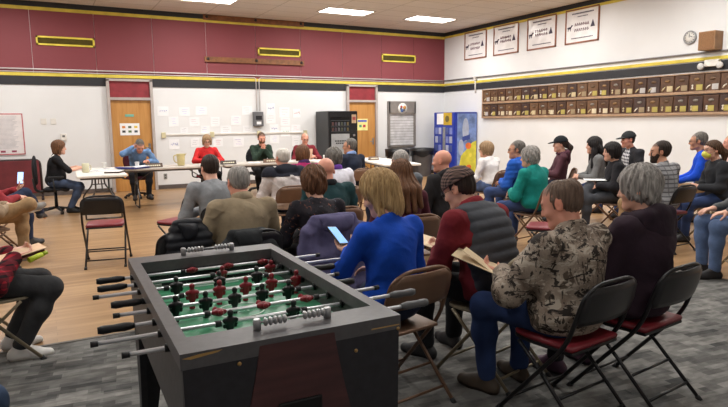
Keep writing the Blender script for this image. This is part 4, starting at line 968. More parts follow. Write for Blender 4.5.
def headprims(v, B):
    Rh, hc, s = B['Rh'], B['hc'], B['hs']
    T = lambda x, y, z: hc + Rh @ (V3(x, y, z) * s)
    v.ell(T(0, -.012, .030), V3(.076, .097, .088) * s, Rh, 0.02)
    v.ell(T(0, .032, -.035), V3(.059, .062, .084) * s, Rh, 0.035)
    v.ell(T(0, .068, -.098), V3(.026, .022, .020) * s, Rh, 0.03)
    v.cone(T(-.04, .01, -.075), T(-.012, .072, -.098), .022 * s, .018 * s, 0.03); v.cone(T(.04, .01, -.075), T(.012, .072, -.098), .022 * s, .018 * s, 0.03)
    v.cone(T(-.034, .078, .022), T(.034, .078, .022), .013 * s, .013 * s, 0.022)
    for q in (-1, 1): v.ell(T(q * .040, .066, -.030), V3(.020, .018, .018) * s, Rh, 0.03)
    for q in (-1, 1):
        v.ell(T(q * .032, .100, .002), V3(.016, .013, .011) * s, Rh, 0.014, cut=True)
        v.ell(T(q * .031, .080, .002), V3(.0125, .0125, .0125) * s, Rh, 0.003)
    v.cone(T(0, .088, .012), T(0, .109, -.030), .008 * s, .0125 * s, 0.014)
    for q in (-1, 1): v.ell(T(q * .012, .097, -.034), V3(.009, .010, .008) * s, Rh, 0.008)
    v.cone(T(-.018, .086, -.057), T(.018, .086, -.057), .007 * s, .007 * s, 0.008); v.cone(T(-.015, .084, -.069), T(.015, .084, -.069), .008 * s, .008 * s, 0.008)
    v.cone(T(-.02, .096, -.063), T(.02, .096, -.063), .0022 * s, .0022 * s, 0.004, cut=True)
    for q in (-1, 1):
        v.ell(T(q * .079, -.010, -.008), V3(.010, .021, .032) * s, Rh @ ry_(-q * 0.15), 0.010)
        v.ell(T(q * .088, -.004, -.004), V3(.006, .011, .018) * s, Rh, 0.006, cut=True)
    v.cone(B['C'] + V3(0, -.008, -.03), T(0, -.020, -.065), .058 * B['m'], .051 * B['m'], 0.03)

def hand(v, B, i, pose, h):
    E, Wr = B['E'][i], B['Wr'][i]; q = -1 if i == 0 else 1
    d = pose.get('d'); d = nrm(Wr - E) if d is None else nrm(np.array(d, float))
    n = np.array(pose.get('n', (0, 0, -1)), float); n = nrm(n - d * (n @ d)); s = np.cross(d, n) * (1 if i == 0 else -1)   # s points to the thumb side
    s = nrm(s)
    f = B['m']; curl = pose.get('curl', 0.35); sp = pose.get('spread', 0.08); mr = lambda r: max(r * f, 0.82 * h)
    for j, (o, ln) in enumerate(((.031, .074), (.011, .082), (-.010, .077), (-.029, .060))):
        kn = Wr + (d * .086 + s * o - n * .004 * abs(j - 1.4)) * f
        v.cone(Wr + s * o * 0.45 * f + d * .01, kn, mr(.0165), mr(.0125), 0.016)
        dd = nrm(d + s * (o * sp * 12)); p = kn; a = curl * (0.75 + 0.14 * j)
        for r1, r2, fr in ((.0098, .0090, .45), (.0090, .0083, .32), (.0083, .0070, .23)):
            dd = nrm(dd * math.cos(a) + n * math.sin(a)); p2 = p + dd * ln * fr * f
            v.cone(p, p2, mr(r1), mr(r2), 0.004); p = p2; a *= 1.1
    b = Wr + (d * .022 + s * .022 + n * .006) * f; t1 = nrm(d * .62 + s * .72 + n * .35); t2 = nrm(d * .88 + s * .30 + n * (.35 + .4 * curl))
    p1 = b + t1 * .045 * f; p2 = p1 + t2 * .034 * f; p3 = p2 + nrm(t2 + n * .2) * .024 * f
    v.cone(Wr + d * .01, b, mr(.017), mr(.016), 0.014); v.cone(b, p1, mr(.0155), mr(.011), 0.012); v.cone(p1, p2, mr(.0108), mr(.0098), 0.004); v.cone(p2, p3, mr(.0098), mr(.008), 0.004)
    B.setdefault('grip', {})[i] = Wr + (d * .10 + n * .028) * f
    B.setdefault('hframe', {})[i] = (d, n, s)

def hairvol(B, style, h):
    Rh, hc, s = B['Rh'], B['hc'], B['hs']; T = lambda x, y, z: hc + Rh @ (V3(x, y, z) * s)
    ext = 0.50 if style.startswith('long') or style == 'ponytail' else 0.24
    v = Vol(hc - V3(.24, .26, ext), hc + V3(.24, .24, .22), h)
    N = Rh @ nrm(V3(0, -.62, .78))
    def shell(t, ty=0, tz=0): v.ell(T(0, -.014, .030), V3(.076 + t, .096 + t + ty, .087 + t + tz) * s, Rh, 0.01)
    if style in ('short', 'shortthin', 'fringe', 'crew'):
        t = {'short': (.007, .016, .014), 'shortthin': (.003, .007, .007), 'fringe': (.003, .006, .006), 'crew': (.002, .004, .004)}[style]
        v.ell(T(0, -.012 - t[2] * (.6 if style == 'crew' else 1) - (.003 if style == 'crew' else .008), .030 + .012), V3(.076 + t[0], .097 + (.001 if style == 'crew' else .004), .088 + t[1] - .012) * s, Rh, 0.01)
        v.ell(T(0, -.048, -.010), V3(.066 + t[0] * .6, .056 + t[2] * .5, .062) * s, Rh, 0.03)
        for q in (-1, 1):
            v.cone(T(q * (.066 + t[0]), .012, .03), T(q * (.0655 + t[0] * .5), .018, -.012), .012, .006, 0.012)
            v.ell(T(q * .086, -.002, -.014), V3(.018, .024, .032) * s, Rh, 0.006, cut=True)
        if style == 'fringe': v.plane(T(0, -.03, .068), Rh @ nrm(V3(0, .25, 1)), 0.01)
        if style == 'shortthin': v.ell(T(0, -.055, .118), V3(.034, .040, .022) * s, Rh, 0.012, cut=True)
    elif style == 'wavy':
        shell(.021, .002, .006); v.ell(T(0, -.046, -.035), V3(.080, .066, .085) * s, Rh, 0.03)
        for q in (-1, 1): v.cone(T(q * .072, .010, .03), T(q * .076, .008, -.045), .026 * s, .020 * s, 0.025)
        v.ell(T(0, .112, -.036), V3(.064, .066, .092) * s, Rh, 0.014, cut=True)
    elif style == 'curly':
        shell(.025, .004, .006)
        v.ell(T(0, -.05, -.035), V3(.084, .064, .072) * s, Rh, 0.03)
        for q in (-1, 1): v.ell(T(q * .068, -.005, -.02), V3(.030, .045, .055) * s, Rh, 0.02)
        v.ell(T(0, .115, -.028), V3(.068, .07, .085) * s, Rh, 0.012, cut=True)
    elif style in ('bob', 'bobshort'):
        z = -.10 if style == 'bob' else -.06
        shell(.022, 0, .004)
        v.ell(T(0, -.045, z * 0.5), V3(.088, .072, .062 - z * 0.62) * s, Rh, 0.03)
        for q in (-1, 1): v.cone(T(q * .074, .012, .03), T(q * .080, .02, z - .015), .026 * s, .020 * s, 0.025)
        v.ell(T(0, .114, -.032), V3(.064, .068, .104) * s, Rh, 0.014, cut=True)
    elif style in ('long', 'longwave'):
        shell(.022, 0, .004); v.ell(T(0, -.045, -.04), V3(.086, .070, .10) * s, Rh, 0.03)
        for q in (-1, 1): v.cone(T(q * .074, .010, .03), T(q * .085, .005, -.13), .026 * s, .026 * s, 0.03)
        C = B['C']; back = B['bk']
        e = C + back * .15 + V3(0, 0, -.20)
        for x in (-.085, -.03, .03, .085): mid = C + back * .105 + V3(0, 0, .0) + B['rt'] * x * .9; v.cone(T(x * .8, -.080, -.04), mid, .036, .034, 0.035); v.cone(mid, e + B['rt'] * x * 1.1 + V3(0, 0, .05 * abs(x) / .085), .034, .022, 0.035)
        for q in (-1, 1): v.cone(T(q * .080, .02, -.08), C + B['rt'] * q * .115 - back * .075 + V3(0, 0, -.17), .030, .020, 0.03)
        for q in (-1, 1): v.cone(T(q * .085, .0, -.12), C + B['rt'] * q * .10 + back * .02 + V3(0, 0, -.12), .030, .020, 0.035)
        v.ell(T(0, .112, -.045), V3(.064, .066, .105) * s, Rh, 0.012, cut=True)
    elif style == 'ponytail':
        shell(.012); v.ell(T(0, -.045, -.035), V3(.070, .060, .062) * s, Rh, 0.02); v.plane(T(0, 0, 0) + N * .002, -N, 0.008)
        a = T(0, -.115, .01); v.cone(a, a + B['bk'] * .05 + V3(0, 0, -.07), .028, .036, 0.02); v.cone(a + B['bk'] * .05 + V3(0, 0, -.07), a + B['bk'] * .03 + V3(0, 0, -.24), .036, .016, 0.03)
    r = np.random.default_rng(B['seed'] + 5); ph = r.uniform(0, 6, 4); amp = .0055 if style == 'curly' else (.0022 if style in ('short', 'crew', 'shortthin', 'fringe') else .0042)
    def strands(x, y, z):
        u = (x - hc[0]); w_ = (y - hc[1]); a = np.arctan2(w_, u)
        if style == 'wavy': return .0055 * (np.sin(a * 9 + 34 * z + 1.6 * np.sin(26 * z + ph[0]) + ph[1]) + .6 * np.sin(a * 17 - 30 * z + ph[2]) + .45 * np.sin(a * 33 + 50 * z + ph[3]) + .5 * np.sin(38 * u + 44 * w_))
        if style == 'curly':
            rr = np.random.default_rng(B['seed'] + 8); o = 0
            for _ in range(9):
                wv = rr.normal(size=3); wv = wv / np.linalg.norm(wv) * rr.uniform(60, 150); o = o + np.sin(wv[0] * x + wv[1] * y + wv[2] * z + rr.uniform(0, 6.3))
            return amp * .62 * o
        return amp * (np.sin(a * 22 + 9 * z + ph[0]) + 0.6 * np.sin(a * 41 + ph[1] + 14 * z) + 0.5 * np.sin(25 * z + 6 * u + ph[2]))
    v.disp(strands, 0.03); return v

ARMS = {  # wrist targets (right side; x mirrored on the left), palm direction, hand direction
    'lap': dict(p=(.095, .27, .665), n=(-.3, .1, -1), d=(-.55, .85, -.1), curl=.35), 'knee': dict(p=(.13, .34, .655), n=(0, .1, -1), d=(-.1, 1, -.25), curl=.3),
    'clasp': dict(p=(.062, .25, .69), n=(-1, .1, -.3), d=(-.55, .8, .05), curl=.65), 'table': dict(p=(.15, .36, .785), n=(0, 0, -1), d=(-.5, .85, 0), curl=.3),
    'phone': dict(p=(.06, .33, .74), n=(.1, -.5, 1), d=(-.15, .9, .35), curl=.75), 'cross': dict(p=(-.07, .22, .80), n=(0, -1, -.1), d=(-1, .1, .05), curl=.4),
    'chin': dict(p=(.035, .20, .98), n=(-1, -.1, 0), d=(-.15, .1, 1), curl=.9), 'nape': dict(p=(.09, .03, 1.22), n=(-.7, -.1, -.2), d=(-.5, -.5, .6), curl=.5, hint=(1, .35, -.55)),
    'hold': dict(p=(.10, .34, .72), n=(-.6, 0, .7), d=(-.25, .95, .1), curl=.7), 'side': dict(p=(.24, .10, .66), n=(-.8, 0, -.5), d=(-.1, 1, -.3), curl=.3), 'far': dict(p=(.12, .46, .80), n=(0, 0, -1), d=(-.2, 1, 0), curl=.35)}
NPEOPLE = [0]
CLOTH = {}
def person(label, head, th, seed=1, side=0.0, lean=3, slouch=.07, w=1.0, fem=False, belly=0.0, hair=('short', 'brown'), skin='fair', top=None, bottom=None, shoes=(40, 38, 40), yaw=0, pitch=4, roll=0, twist=0,
           arms=('lap', 'lap'), legs='normal', short=False, collar=None, hood=None, vest=None, puff=None, cap=None, glasses=False, beard=None, mask=False, h=.011, hh=None, g=.014, scale=1.0, wr=.009, hipz=.54, open_=None, undershirt=None, root_off=(0, 0)):
    NPEOPLE[0] += 1; m = scale * (0.93 if fem else 1.0); hs = 0.96 if fem else 1.0
    if hh is None: hh = h * 0.62
    tw = math.radians(twist); la = math.radians(lean); H = V3(0, 0, hipz); sd = math.radians(0)
    Rtw = rz_(tw)
    def build(L):
        B = {'L': L, 'm': m, 'hs': hs, 'w': w * (0.93 if fem else 1.0), 'belly': belly, 'seed': seed}
        def P(t): return H + Rtw @ (L * (t * V3(0, math.sin(la), math.cos(la)) + slouch * t * t * V3(0, 1, -.3) + side * t * V3(1, 0, 0)))
        def Rt(t):
            u = nrm(P(min(t + .05, 1.05)) - P(t - .05)); r = Rtw @ V3(1, 0, 0); f = nrm(np.cross(u, r)); return np.stack([r, f, np.cross(r, f)], 1)
        B['P'] = P; B['Rt'] = Rt; B['C'] = P(1.0); u = Rt(1.0); B['rt'] = u[:, 0]; B['bk'] = -u[:, 1]
        pa = math.radians(pitch); up_ = u[:, 2]
        nd = nrm(up_ * 0.75 + u[:, 1] * (0.25 + 0.35 * math.sin(pa)) + V3(0, 0, .35))
        B['hc'] = B['C'] + nd * .150 * (0.5 + 0.5 * m) - V3(0, 0, 0.0)
        B['Rh'] = rz_(math.radians(yaw)) @ rx_(-pa) @ ry_(math.radians(roll))
        B['top'] = max((B['hc'] + B['Rh'] @ (q * hs))[2] for q in (V3(0, -.012, .118), V3(0, -.10, .05), V3(0, .03, .10)))
        return B
    lo, hi = 0.30, 0.75; tz = head[2]
    for _ in range(30):
        mid = (lo + hi) / 2
        if build(mid)['top'] < tz: lo = mid
        else: hi = mid
    B = build(mid); L = mid
    sw = (.165 if fem else .185) * (0.5 + 0.5 * w) * scale
    sc = B['P'](0.86); r_ = B['rt']; S = [sc - r_ * sw, sc + r_ * sw]; B['S'] = S
    # arms
    B['E'], B['Wr'] = [None] * 2, [None] * 2; poses = []
    for i in (0, 1):
        q = -1 if i == 0 else 1; a = arms[i]; po = dict(ARMS[a]) if isinstance(a, str) else dict(a)
        tgt = V3(q * po['p'][0], po['p'][1], po['p'][2]); 
        if po.get('chin'): pass
        if a == 'chin': tgt = B['hc'] + B['Rh'] @ V3(q * .030, .135, -.205)
        if a == 'nape': tgt = B['hc'] + B['Rh'] @ V3(q * .13, .02, .01)
        hint = V3(q * .75, -.45, -.6) if a not in ('nape',) else V3(q * 1, .3, .5)
        if 'hint' in po: hint = V3(q * po['hint'][0], po['hint'][1], po['hint'][2])
        E, Wr = ik(S[i], tgt, .295 * m, .255 * m, hint); B['E'][i] = E; B['Wr'][i] = Wr
        nn = po['n']; dd = po['d']; po['n'] = (q * nn[0], nn[1], nn[2]); po['d'] = None if dd is None else (q * dd[0], dd[1], dd[2]); poses.append(po)
    # legs
    B['Hp'] = [V3(-.092 * m, .02, hipz), V3(.092 * m, .02, hipz)]; B['K'] = [None] * 2; B['A'] = [None] * 2; toes = []
    for i in (0, 1):
        q = -1 if i == 0 else 1
        if isinstance(legs, dict): an, hint, toe = legs[i]
        elif legs == 'crossed' and i == 1: an, hint, toe = (-.26, .62, .40), (.25, .3, 1), (-.75, .6, -.3)
        elif legs == 'figure4' and i == 1: an, hint, toe = (-.16, .54, .62), (1, .6, .45), (-.3, .9, .25)
        elif legs == 'wide': an, hint, toe = (q * .24, .42, .085), (q * .35, .4, 1), (q * .35, 1, 0)
        elif legs == 'back': an, hint, toe = (q * .13, .22, .085), (q * .12, 1, .6), (q * .15, 1, -.1)
        elif legs == 'out': an, hint, toe = (q * .14, .60, .085), (q * .12, .4, 1), (q * .2, 1, .12)
        else: an, hint, toe = (q * .135, .42, .085), (q * .12, .4, 1), (q * .2, 1, 0)
        K, A = ik(B['Hp'][i], V3(*an), .42 * m, .43 * m, V3(*hint)); B['K'][i] = K; B['A'][i] = A; toes.append(nrm(V3(*toe)))
    al = [B['hc'], *S, *B['E'], *B['Wr'], *B['K'], *B['A'], H]
    lo3 = np.min(al, 0) - V3(.26, .26, .14); hi3 = np.max(al, 0) + V3(.26, .30, .18); lo3[2] = max(lo3[2], 0.0)
    # root
    R = rz_(math.radians(th)); hl = R @ V3(B['hc'][0], B['hc'][1], 0)
    root_xy = (head[0] - hl[0] + root_off[0], head[1] - hl[1] + root_off[1])
    root = thing('person', label, 'person', (root_xy[0], root_xy[1], 0), math.radians(th), 'people at the meeting')
    root['seat'] = [root_xy[0], root_xy[1]]
    # ---- body: one continuous skin
    v = Vol(lo3, hi3, h)
    torso(v, B, -.014); 
    for i in (0, 1):
        sleeve(v, B, i, -.012); v.cone(B['E'][i], B['Wr'][i], .034 * m, .026 * m, .03)
        leg(v, B, i, -.010); v.cone(B['A'][i] + V3(0, 0, .03), B['A'][i] - V3(0, 0, .015), .036, .034, .02); v.cone(B['A'][i] - V3(0, 0, .035), B['A'][i] + toes[i] * .13 * m - V3(0, 0, .045), .032, .026, .03)
    hv = Vol(B['hc'] - V3(.17, .17, .25), B['hc'] + V3(.17, .19, .17), hh)
    headprims(v, B)
    for i in (0, 1): hand(v, B, i, poses[i], h)
    me, P = v.mesh('body')
    base = np.array(lin(SKINS[skin])[:3]); cols = np.tile(base, (len(P), 1)); cols *= (1 + 0.05 * np.sin(P @ V3(31, 27, 23)))[:, None]
    q = (P - B['hc']) @ B['Rh'] / hs; ax = np.abs(q[:, 0]); fr = q[:, 1] > .05
    red = base * V3(.92, .62, .58)
    cols[(ax < .026) & (np.abs(q[:, 2] + .062) < .010) & (q[:, 1] > .075)] = red
    hb = np.array(lin(HAIRS[hair[1]][0])[:3]) if hair else base * .4
    ey = (np.hypot(ax - .031, q[:, 2] - .002) < .013) & (q[:, 1] > .07) & (q[:, 1] < .1); cols[ey] = base * .55
    cols[(np.hypot(ax - .031, q[:, 2] - .002) < .0075) & ey] = V3(.04, .03, .03)
    cols[(np.abs(q[:, 2] - .0235) < .0065) & (ax > .012) & (ax < .050) & (q[:, 1] > .06)] = base * .35 + hb * .4
    ear = (ax > .074) & (np.abs(q[:, 2] + .008) < .04) & (np.abs(q[:, 1] + .01) < .04); cols[ear] *= V3(1.0, .86, .82)
    if hair and hair[0] in ('short', 'shortthin', 'fringe', 'crew'):
        hm = (np.array(lin(HAIRS[hair[1]][0])[:3]) + np.array(lin(HAIRS[hair[1]][1])[:3])) / 2
        dn_ = np.minimum(np.minimum((.070 - .92 * (q[:, 1] - .050) + .38 * q[:, 2] - .070 + .03) , (-.52 * (q[:, 1] + .012) + .85 * (q[:, 2] + .004)) + .018), 1) + .012
        kk = np.clip(dn_ / .030, 0, 1) * np.where(hair[0] == 'fringe', np.clip((.085 - q[:, 2]) / .03, 0, 1), 1) * (np.abs(ear.astype(float) - 1)) * (q[:, 2] > -.11)
        kk = np.where(np.linalg.norm(q, axis=1) < .2, kk, 0)[:, None] * .8
        kk = kk * np.maximum(np.clip((.030 - q[:, 1]) / .03, 0, 1), np.clip((q[:, 2] - .058) / .02, 0, 1))[:, None]
        cols = cols * (1 - kk) + hm * kk
    tint(me, cols); link('body', me, vcol('skin_' + skin, 0.5), root)
    # ---- trousers
    bt = bottom or cloth('jeans_blue', (58, 74, 112))
    lz = Vol(lo3, V3(hi3[0], hi3[1], max(.80, max(k_[2] for k_ in B['K']) + .16)), h)
    lz.ell(H + V3(0, 0, .02), (.172 * B['w'] + .006, .132 + .006, .118), k=.03)
    for i in (0, 1): leg(lz, B, i, .007, .05, hem=.008)
    lz.disp(wrinkle(seed + 3, .004 if h < .009 else .003, 18), .03)
    me, _ = lz.mesh('trousers'); link('trousers', me, bt, root)
    # ---- shoes
    for i in (0, 1):
        A, T_ = B['A'][i], toes[i]; upv = V3(0, 0, 1) if abs(T_[2]) < .5 else nrm(V3(0, 0, 1) - T_ * T_[2]); dn = -upv * .052
        s_ = Vol(A - V3(.22, .22, .13), A + V3(.22, .22, .12), max(h * .75, .006))
        heel = A + dn - T_ * .035 * m; toe = A + dn + T_ * .165 * m
        s_.cone(heel, A + dn + T_ * .09 * m, .036, .041, .02); s_.cone(A + dn + T_ * .09 * m, toe, .041, .033, .02); s_.cone(heel + upv * .01, A + upv * .005, .036, .040, .03); s_.cone(A + T_ * .02, A + dn + T_ * .10 * m, .036, .034, .03)
        bot = A + dn - upv * .030; s_.plane(bot, -upv, .004)
        me, P = s_.mesh('shoe'); c0 = np.array(lin(shoes)[:3]); dist = (P - bot) @ upv; cc = np.tile(c0, (len(P), 1))
        cc[dist < .022] = np.array(lin((196, 192, 186))[:3]) if sum(shoes) > 330 else c0 * .35
        tint(me, cc); link('shoe', me, vcol('shoe_leather', 0.55, .1), root)
    # ---- top
    tp = top or cloth('grey_knit', (120, 120, 122))
    v = Vol(lo3, hi3, h); torso(v, B, g, .05, low=0)
    for i in (0, 1): sleeve(v, B, i, g, short)
    fn = wrinkle(seed, wr, 16); v.disp(fn, .04)
    if puff:
        C0 = B['P'](0); ax_ = nrm(B['C'] - C0)
        def quilt(x, y, z):
            s_ = (x - C0[0]) * ax_[0] + (y - C0[1]) * ax_[1] + (z - C0[2]) * ax_[2]; return -puff * np.abs(np.sin(s_ * PI / .062))
        v.disp(quilt, .05)
    v.plane((0, 0, .478), (0, 0, -1), .012)
    # neck opening
    v.cone(B['C'] + V3(0, 0, .02) - B['bk'] * .01, B['hc'], .050, .06, .01, cut=True)
    if open_:   # front opening showing an undershirt
        f = -B['bk']; v.cone(B['P'](.0) + f * .26, B['P'](1.0) + f * .16, .125, .12, .012, cut=True)
    me, _ = v.mesh('top'); link('shirt' if not puff else 'jacket', me, tp, root)
    if undershirt is not None:
        u_ = Vol(lo3, hi3, h); torso(u_, B, g * .35, .05); u_.plane((0, 0, .478), (0, 0, -1), .012); u_.cone(B['C'] + V3(0, 0, .03), B['hc'], .050, .06, .01, cut=True); me, _ = u_.mesh('undershirt'); link('undershirt', me, undershirt, root)
    if vest is not None:
        u_ = Vol(lo3, hi3, h); torso(u_, B, g + .012, .05)
        C0 = B['P'](0); ax_ = nrm(B['C'] - C0)
        for i in (0, 1):
            o = B['S'][i]; sd_ = B['rt'] * (-1 if i == 0 else 1); u_.plane(o - sd_ * .035, nrm(sd_ + V3(0, 0, .15)), .02)
        u_.disp(lambda x, y, z: -.009 * np.abs(np.sin(((x - C0[0]) * ax_[0] + (y - C0[1]) * ax_[1] + (z - C0[2]) * ax_[2]) * PI / .066)), .05)
        f = -B['bk']; u_.plane(B['P'](.5) + f * .02, nrm(f), .02); u_.plane((0, 0, .50), (0, 0, -1), .012)
        u_.cone(B['C'] + V3(0, 0, .02), B['hc'], .066, .07, .01, cut=True)
        me, _ = u_.mesh('vest'); link('vest', me, vest, root, )
    if collar is not None:
        cv = Vol(B['C'] - V3(.2, .2, .16), B['C'] + V3(.2, .2, .2), min(h, .009)); ctr = B['C'] + V3(0, 0, .002); up_ = nrm(B['hc'] - B['C'] + V3(0, 0, .05)); R0 = np.stack([B['rt'], nrm(np.cross(up_, B['rt'])), up_], 1)
        pts = [ctr + R0 @ V3(.068 * math.cos(a), .068 * math.sin(a) + .002, (.016 if math.sin(a) < .2 else .016 - .03 * math.sin(a))) for a in np.linspace(PI / 2 + .25, PI / 2 + 2 * PI - .25, 22)]
        for a, b in zip(pts[:-1], pts[1:]): cv.cone(a, b, .017, .017, .004, flat=(up_, .55))
        me, _ = cv.mesh('collar'); link('collar', me, collar, root)
    if hood is not None:
        hv = Vol(B['C'] - V3(.3, .3, .3), B['C'] + V3(.3, .3, .25), min(h, .010)); bk = B['bk']; c = B['C'] + bk * .075 + V3(0, 0, -.035); u = B['rt']; Rr = B['Rt'](1.0)
        hv.ell(c, (.150, .062, .105), Rr, .02); hv.ell(c + bk * .012 + V3(0, 0, -.08), (.095, .05, .08), Rr, .04)
        for q_ in (-1, 1): hv.cone(c + u * q_ * .11 + V3(0, 0, .04), B['C'] + u * q_ * .075 - bk * .06 + V3(0, 0, -.01), .042, .030, .03)
        hv.ell(B['hc'] + V3(0, 0, -.02), (.084, .10, .125), B['Rh'], .012, cut=True); hv.disp(wrinkle(seed + 9, .006, 18), .03)
        me, _ = hv.mesh('hood'); link('hood', me, hood, root)
    # ---- hair, beard, cap, glasses, mask
    if hair and hair[0] != 'none':
        me, _ = hairvol(B, hair[0], hh).mesh('hair'); link('hair', me, hairmat('hair_' + hair[1] + ('_curl' if hair[0] == 'curly' else ''), *HAIRS[hair[1]], **({'stretch': (26, 26, 22)} if hair[0] == 'curly' else {})), root)
    Rh, hc = B['Rh'], B['hc']; T = lambda x, y, z: hc + Rh @ (V3(x, y, z) * hs)
    if beard:
        bv = Vol(hc - V3(.16, .16, .2), hc + V3(.16, .17, .1), hh); bv.ell(T(0, .032, -.042), V3(.068, .072, .092) * hs, Rh, .02); bv.ell(T(0, .07, -.105), V3(.038, .034, .030) * hs, Rh, .02)
        bv.plane(T(0, 0, -.018), Rh @ V3(0, -.25, 1), .01); bv.plane(T(0, .0, 0), Rh @ V3(0, -1, -.1), .01); bv.ell(T(0, .110, -.040), V3(.024, .03, .020) * hs, Rh, .008, cut=True)
        me, _ = bv.mesh('beard'); link('beard', me, hairmat('hair_' + beard, *HAIRS[beard]), root)
    if cap:
        cm, bm_, brim = cap
        cv = Vol(hc - V3(.22, .22, .1), hc + V3(.22, .24, .2), hh); cv.ell(T(0, -.014, .034), V3(.076 + .021, .097 + .021, .088 + .020) * hs, Rh, .01); cv.plane(T(0, 0, .030), Rh @ nrm(V3(0, -.10, -1)), .008)
        cv.ell(T(0, -.014, .028), V3(.076 + .012, .097 + .012, .088 + .010) * hs, Rh, .004, cut=True)
        me, _ = cv.mesh('cap'); co_ = link('cap', me, cm, root)
        b = Vol(hc - V3(.24, .24, .12), hc + V3(.24, .26, .16), hh)
        if brim > 0:
            b.ell(T(0, .115, .035), V3(.074, .082, .010 + hh * .3) * hs, Rh @ rx_(-.18), .006); b.ell(T(0, -.014, .02), V3(.080, .098, .10) * hs, Rh, .004, cut=True); me, _ = b.mesh('brim'); link('brim', me, bm_, co_)
    if glasses:
        gm = MB()
        for q_ in (-1, 1):
            pts = [T(q_ * .033 + .023 * math.cos(a), .106 - .004 * abs(math.cos(a)), .001 + .017 * math.sin(a)) for a in np.linspace(0, 2 * PI, 15)[:-1]]
            gm.tube(pts, .0019, 6, closed=True); gm.tube([T(q_ * .056, .101, .005), T(q_ * .080, .05, .006), T(q_ * .083, -.01, .004)], .0019, 6)
        gm.tube([T(-.010, .108, .004), T(.010, .108, .004)], .0019, 6); gm.done('glasses', mat('glasses_frame', (40, 36, 36), .35), root)
    if mask:
        mv = Vol(hc - V3(.16, .16, .2), hc + V3(.16, .2, .1), hh); mv.ell(T(0, .052, -.058), V3(.062, .072, .056) * hs, Rh, .01); mv.ell(T(0, .10, -.05), V3(.03, .034, .035) * hs, Rh, .02); mv.plane(T(0, .045, 0), Rh @ V3(0, -1, 0), .008)
        me, _ = mv.mesh('face_mask'); fm = link('face_mask', me, mat('mask_yellow', (218, 214, 90), .6), root)
        MB().tube([T(-.06, .06, -.05), T(-.084, -.01, -.02)], .002, 6).tube([T(.06, .06, -.05), T(.084, -.01, -.02)], .002, 6).done('strap', mat('mask_strap', (226, 222, 190), .6), fm)
    B['root'] = root; B['xy'] = root_xy; B['th'] = th
    return B
def world_pt(B, p):
    q = rz_(math.radians(B['th'])) @ np.array(p, float); return (q[0] + B['xy'][0], q[1] + B['xy'][1], q[2])
# ================================================================== the cast
JEANS = cloth('jeans_blue', (52, 68, 108)); DJEAN = cloth('jeans_dark', (36, 44, 66)); LJEAN = cloth('jeans_light', (92, 114, 158)); BJEAN = cloth('jeans_bright', (42, 58, 98)); KHAKI = cloth('khaki_twill', (150, 122, 90)); BLKT = cloth('black_trousers', (28, 28, 32)); GRYT = cloth('grey_trousers', (70, 72, 78))
def seat(B, kind, who, dy=0.0):
    f = rz_(math.radians(B['th'])) @ V3(0, dy, 0)
    return chair(kind, B['xy'][0] + f[0], B['xy'][1] + f[1], B['th'], who)
FAR = .0115; MID = .0095; NEAR = .0075
def far(p, k=1.06):
    return (p[0] * k, p[1] * k, CH - (CH - p[2]) * k)
# ---- the panel behind the tables
B = person('woman in black shirt and jeans in an office chair at the white table end', (0.27, 11.57, 1.26), -92, 11, fem=True, w=1.28, hair=('bob', 'auburn'), top=cloth('black_polo', (26, 26, 30)), bottom=cloth('jeans_slate', (68, 80, 104)), arms=('table', dict(ARMS['table'], p=(.12, .42, .79))), short=True, belly=.5, h=FAR, yaw=-5, legs='back', shoes=(30, 30, 32))
MB().tube([world_pt(B, B['S'][1] + B['bk'] * .02 + V3(-.02, 0, .078)), world_pt(B, B['S'][1] + B['bk'] * .085 + V3(0, 0, .02))], .008, 6).done('shoulder_stripe', PAPER, None)
bpy.data.objects['shoulder_stripe'].parent = B['root']; bpy.data.objects['shoulder_stripe'].matrix_parent_inverse = Matrix.LocRotScale(Vector((B['xy'][0], B['xy'][1], 0)), Matrix.Rotation(math.radians(B['th']), 3, 'Z').to_quaternion(), None).inverted()
office_chair(B['xy'][0], B['xy'][1], -92, 'black office chair under the woman in the black shirt', (36, 36, 40), 'black')
B = person('man in light blue shirt bent over papers with one hand on his head', (1.74, 12.60, 1.20), 182, 12, lean=20, slouch=.3, hair=('short', 'darkgrey'), top=cloth('light_blue_shirt', (108, 142, 186)), bottom=BLKT, arms=('table', 'nape'), pitch=42, h=FAR, skin='pink')
office_chair(B['xy'][0], B['xy'][1], 182, 'dark maroon office chair behind the bent man in blue', (74, 30, 40), 'wine')
B = person('grey-haired person in bright red sweatshirt behind the table with the pitcher', (3.06, 12.48, 1.285), 178, 13, fem=True, w=1.1, hair=('bobshort', 'sandy'), top=cloth('bright_red_sweat', (196, 46, 48)), bottom=BLKT, arms=('table', 'table'), pitch=20, h=FAR, yaw=-5, skin='fair', glasses=True)
m = MB()
for z in (0, -.035):
    for k in range(6): m.box(tuple(np.array(B['P'](.62)) + V3((k - 2.5) * .035, .152 + .004 * 0, z)), (.016, .008, .013))
o = m.done('chest_lettering', mat('shirt_print', (214, 110, 108), .8), B['root'])
office_chair(B['xy'][0], B['xy'][1], 178, 'maroon office chair behind the person in bright red', (112, 32, 48), 'maroon')
B = person('man in dark green sweater with hands folded before his mouth', (4.24, 12.42, 1.315), 176, 14, lean=14, hair=('short', 'brown'), top=cloth('dark_green_knit', (46, 62, 52)), bottom=BLKT, arms=('chin', 'chin'), pitch=12, h=FAR, skin='pink', beard='auburn')
office_chair(B['xy'][0], B['xy'][1] + .04, 176, 'black office chair behind the man in dark green', (32, 32, 36), 'black')
B = person('balding man in maroon sweater at the table beside the vending machine', (5.22, 12.32, 1.29), 170, 15, hair=('fringe', 'sandy'), top=cloth('maroon_sweater', (122, 40, 50)), bottom=BLKT, arms=('table', 'hold'), pitch=16, h=FAR, skin='pink', glasses=True)
office_chair(B['xy'][0], B['xy'][1] + .04, 170, 'black office chair behind the balding man in maroon', (32, 32, 36), 'black')
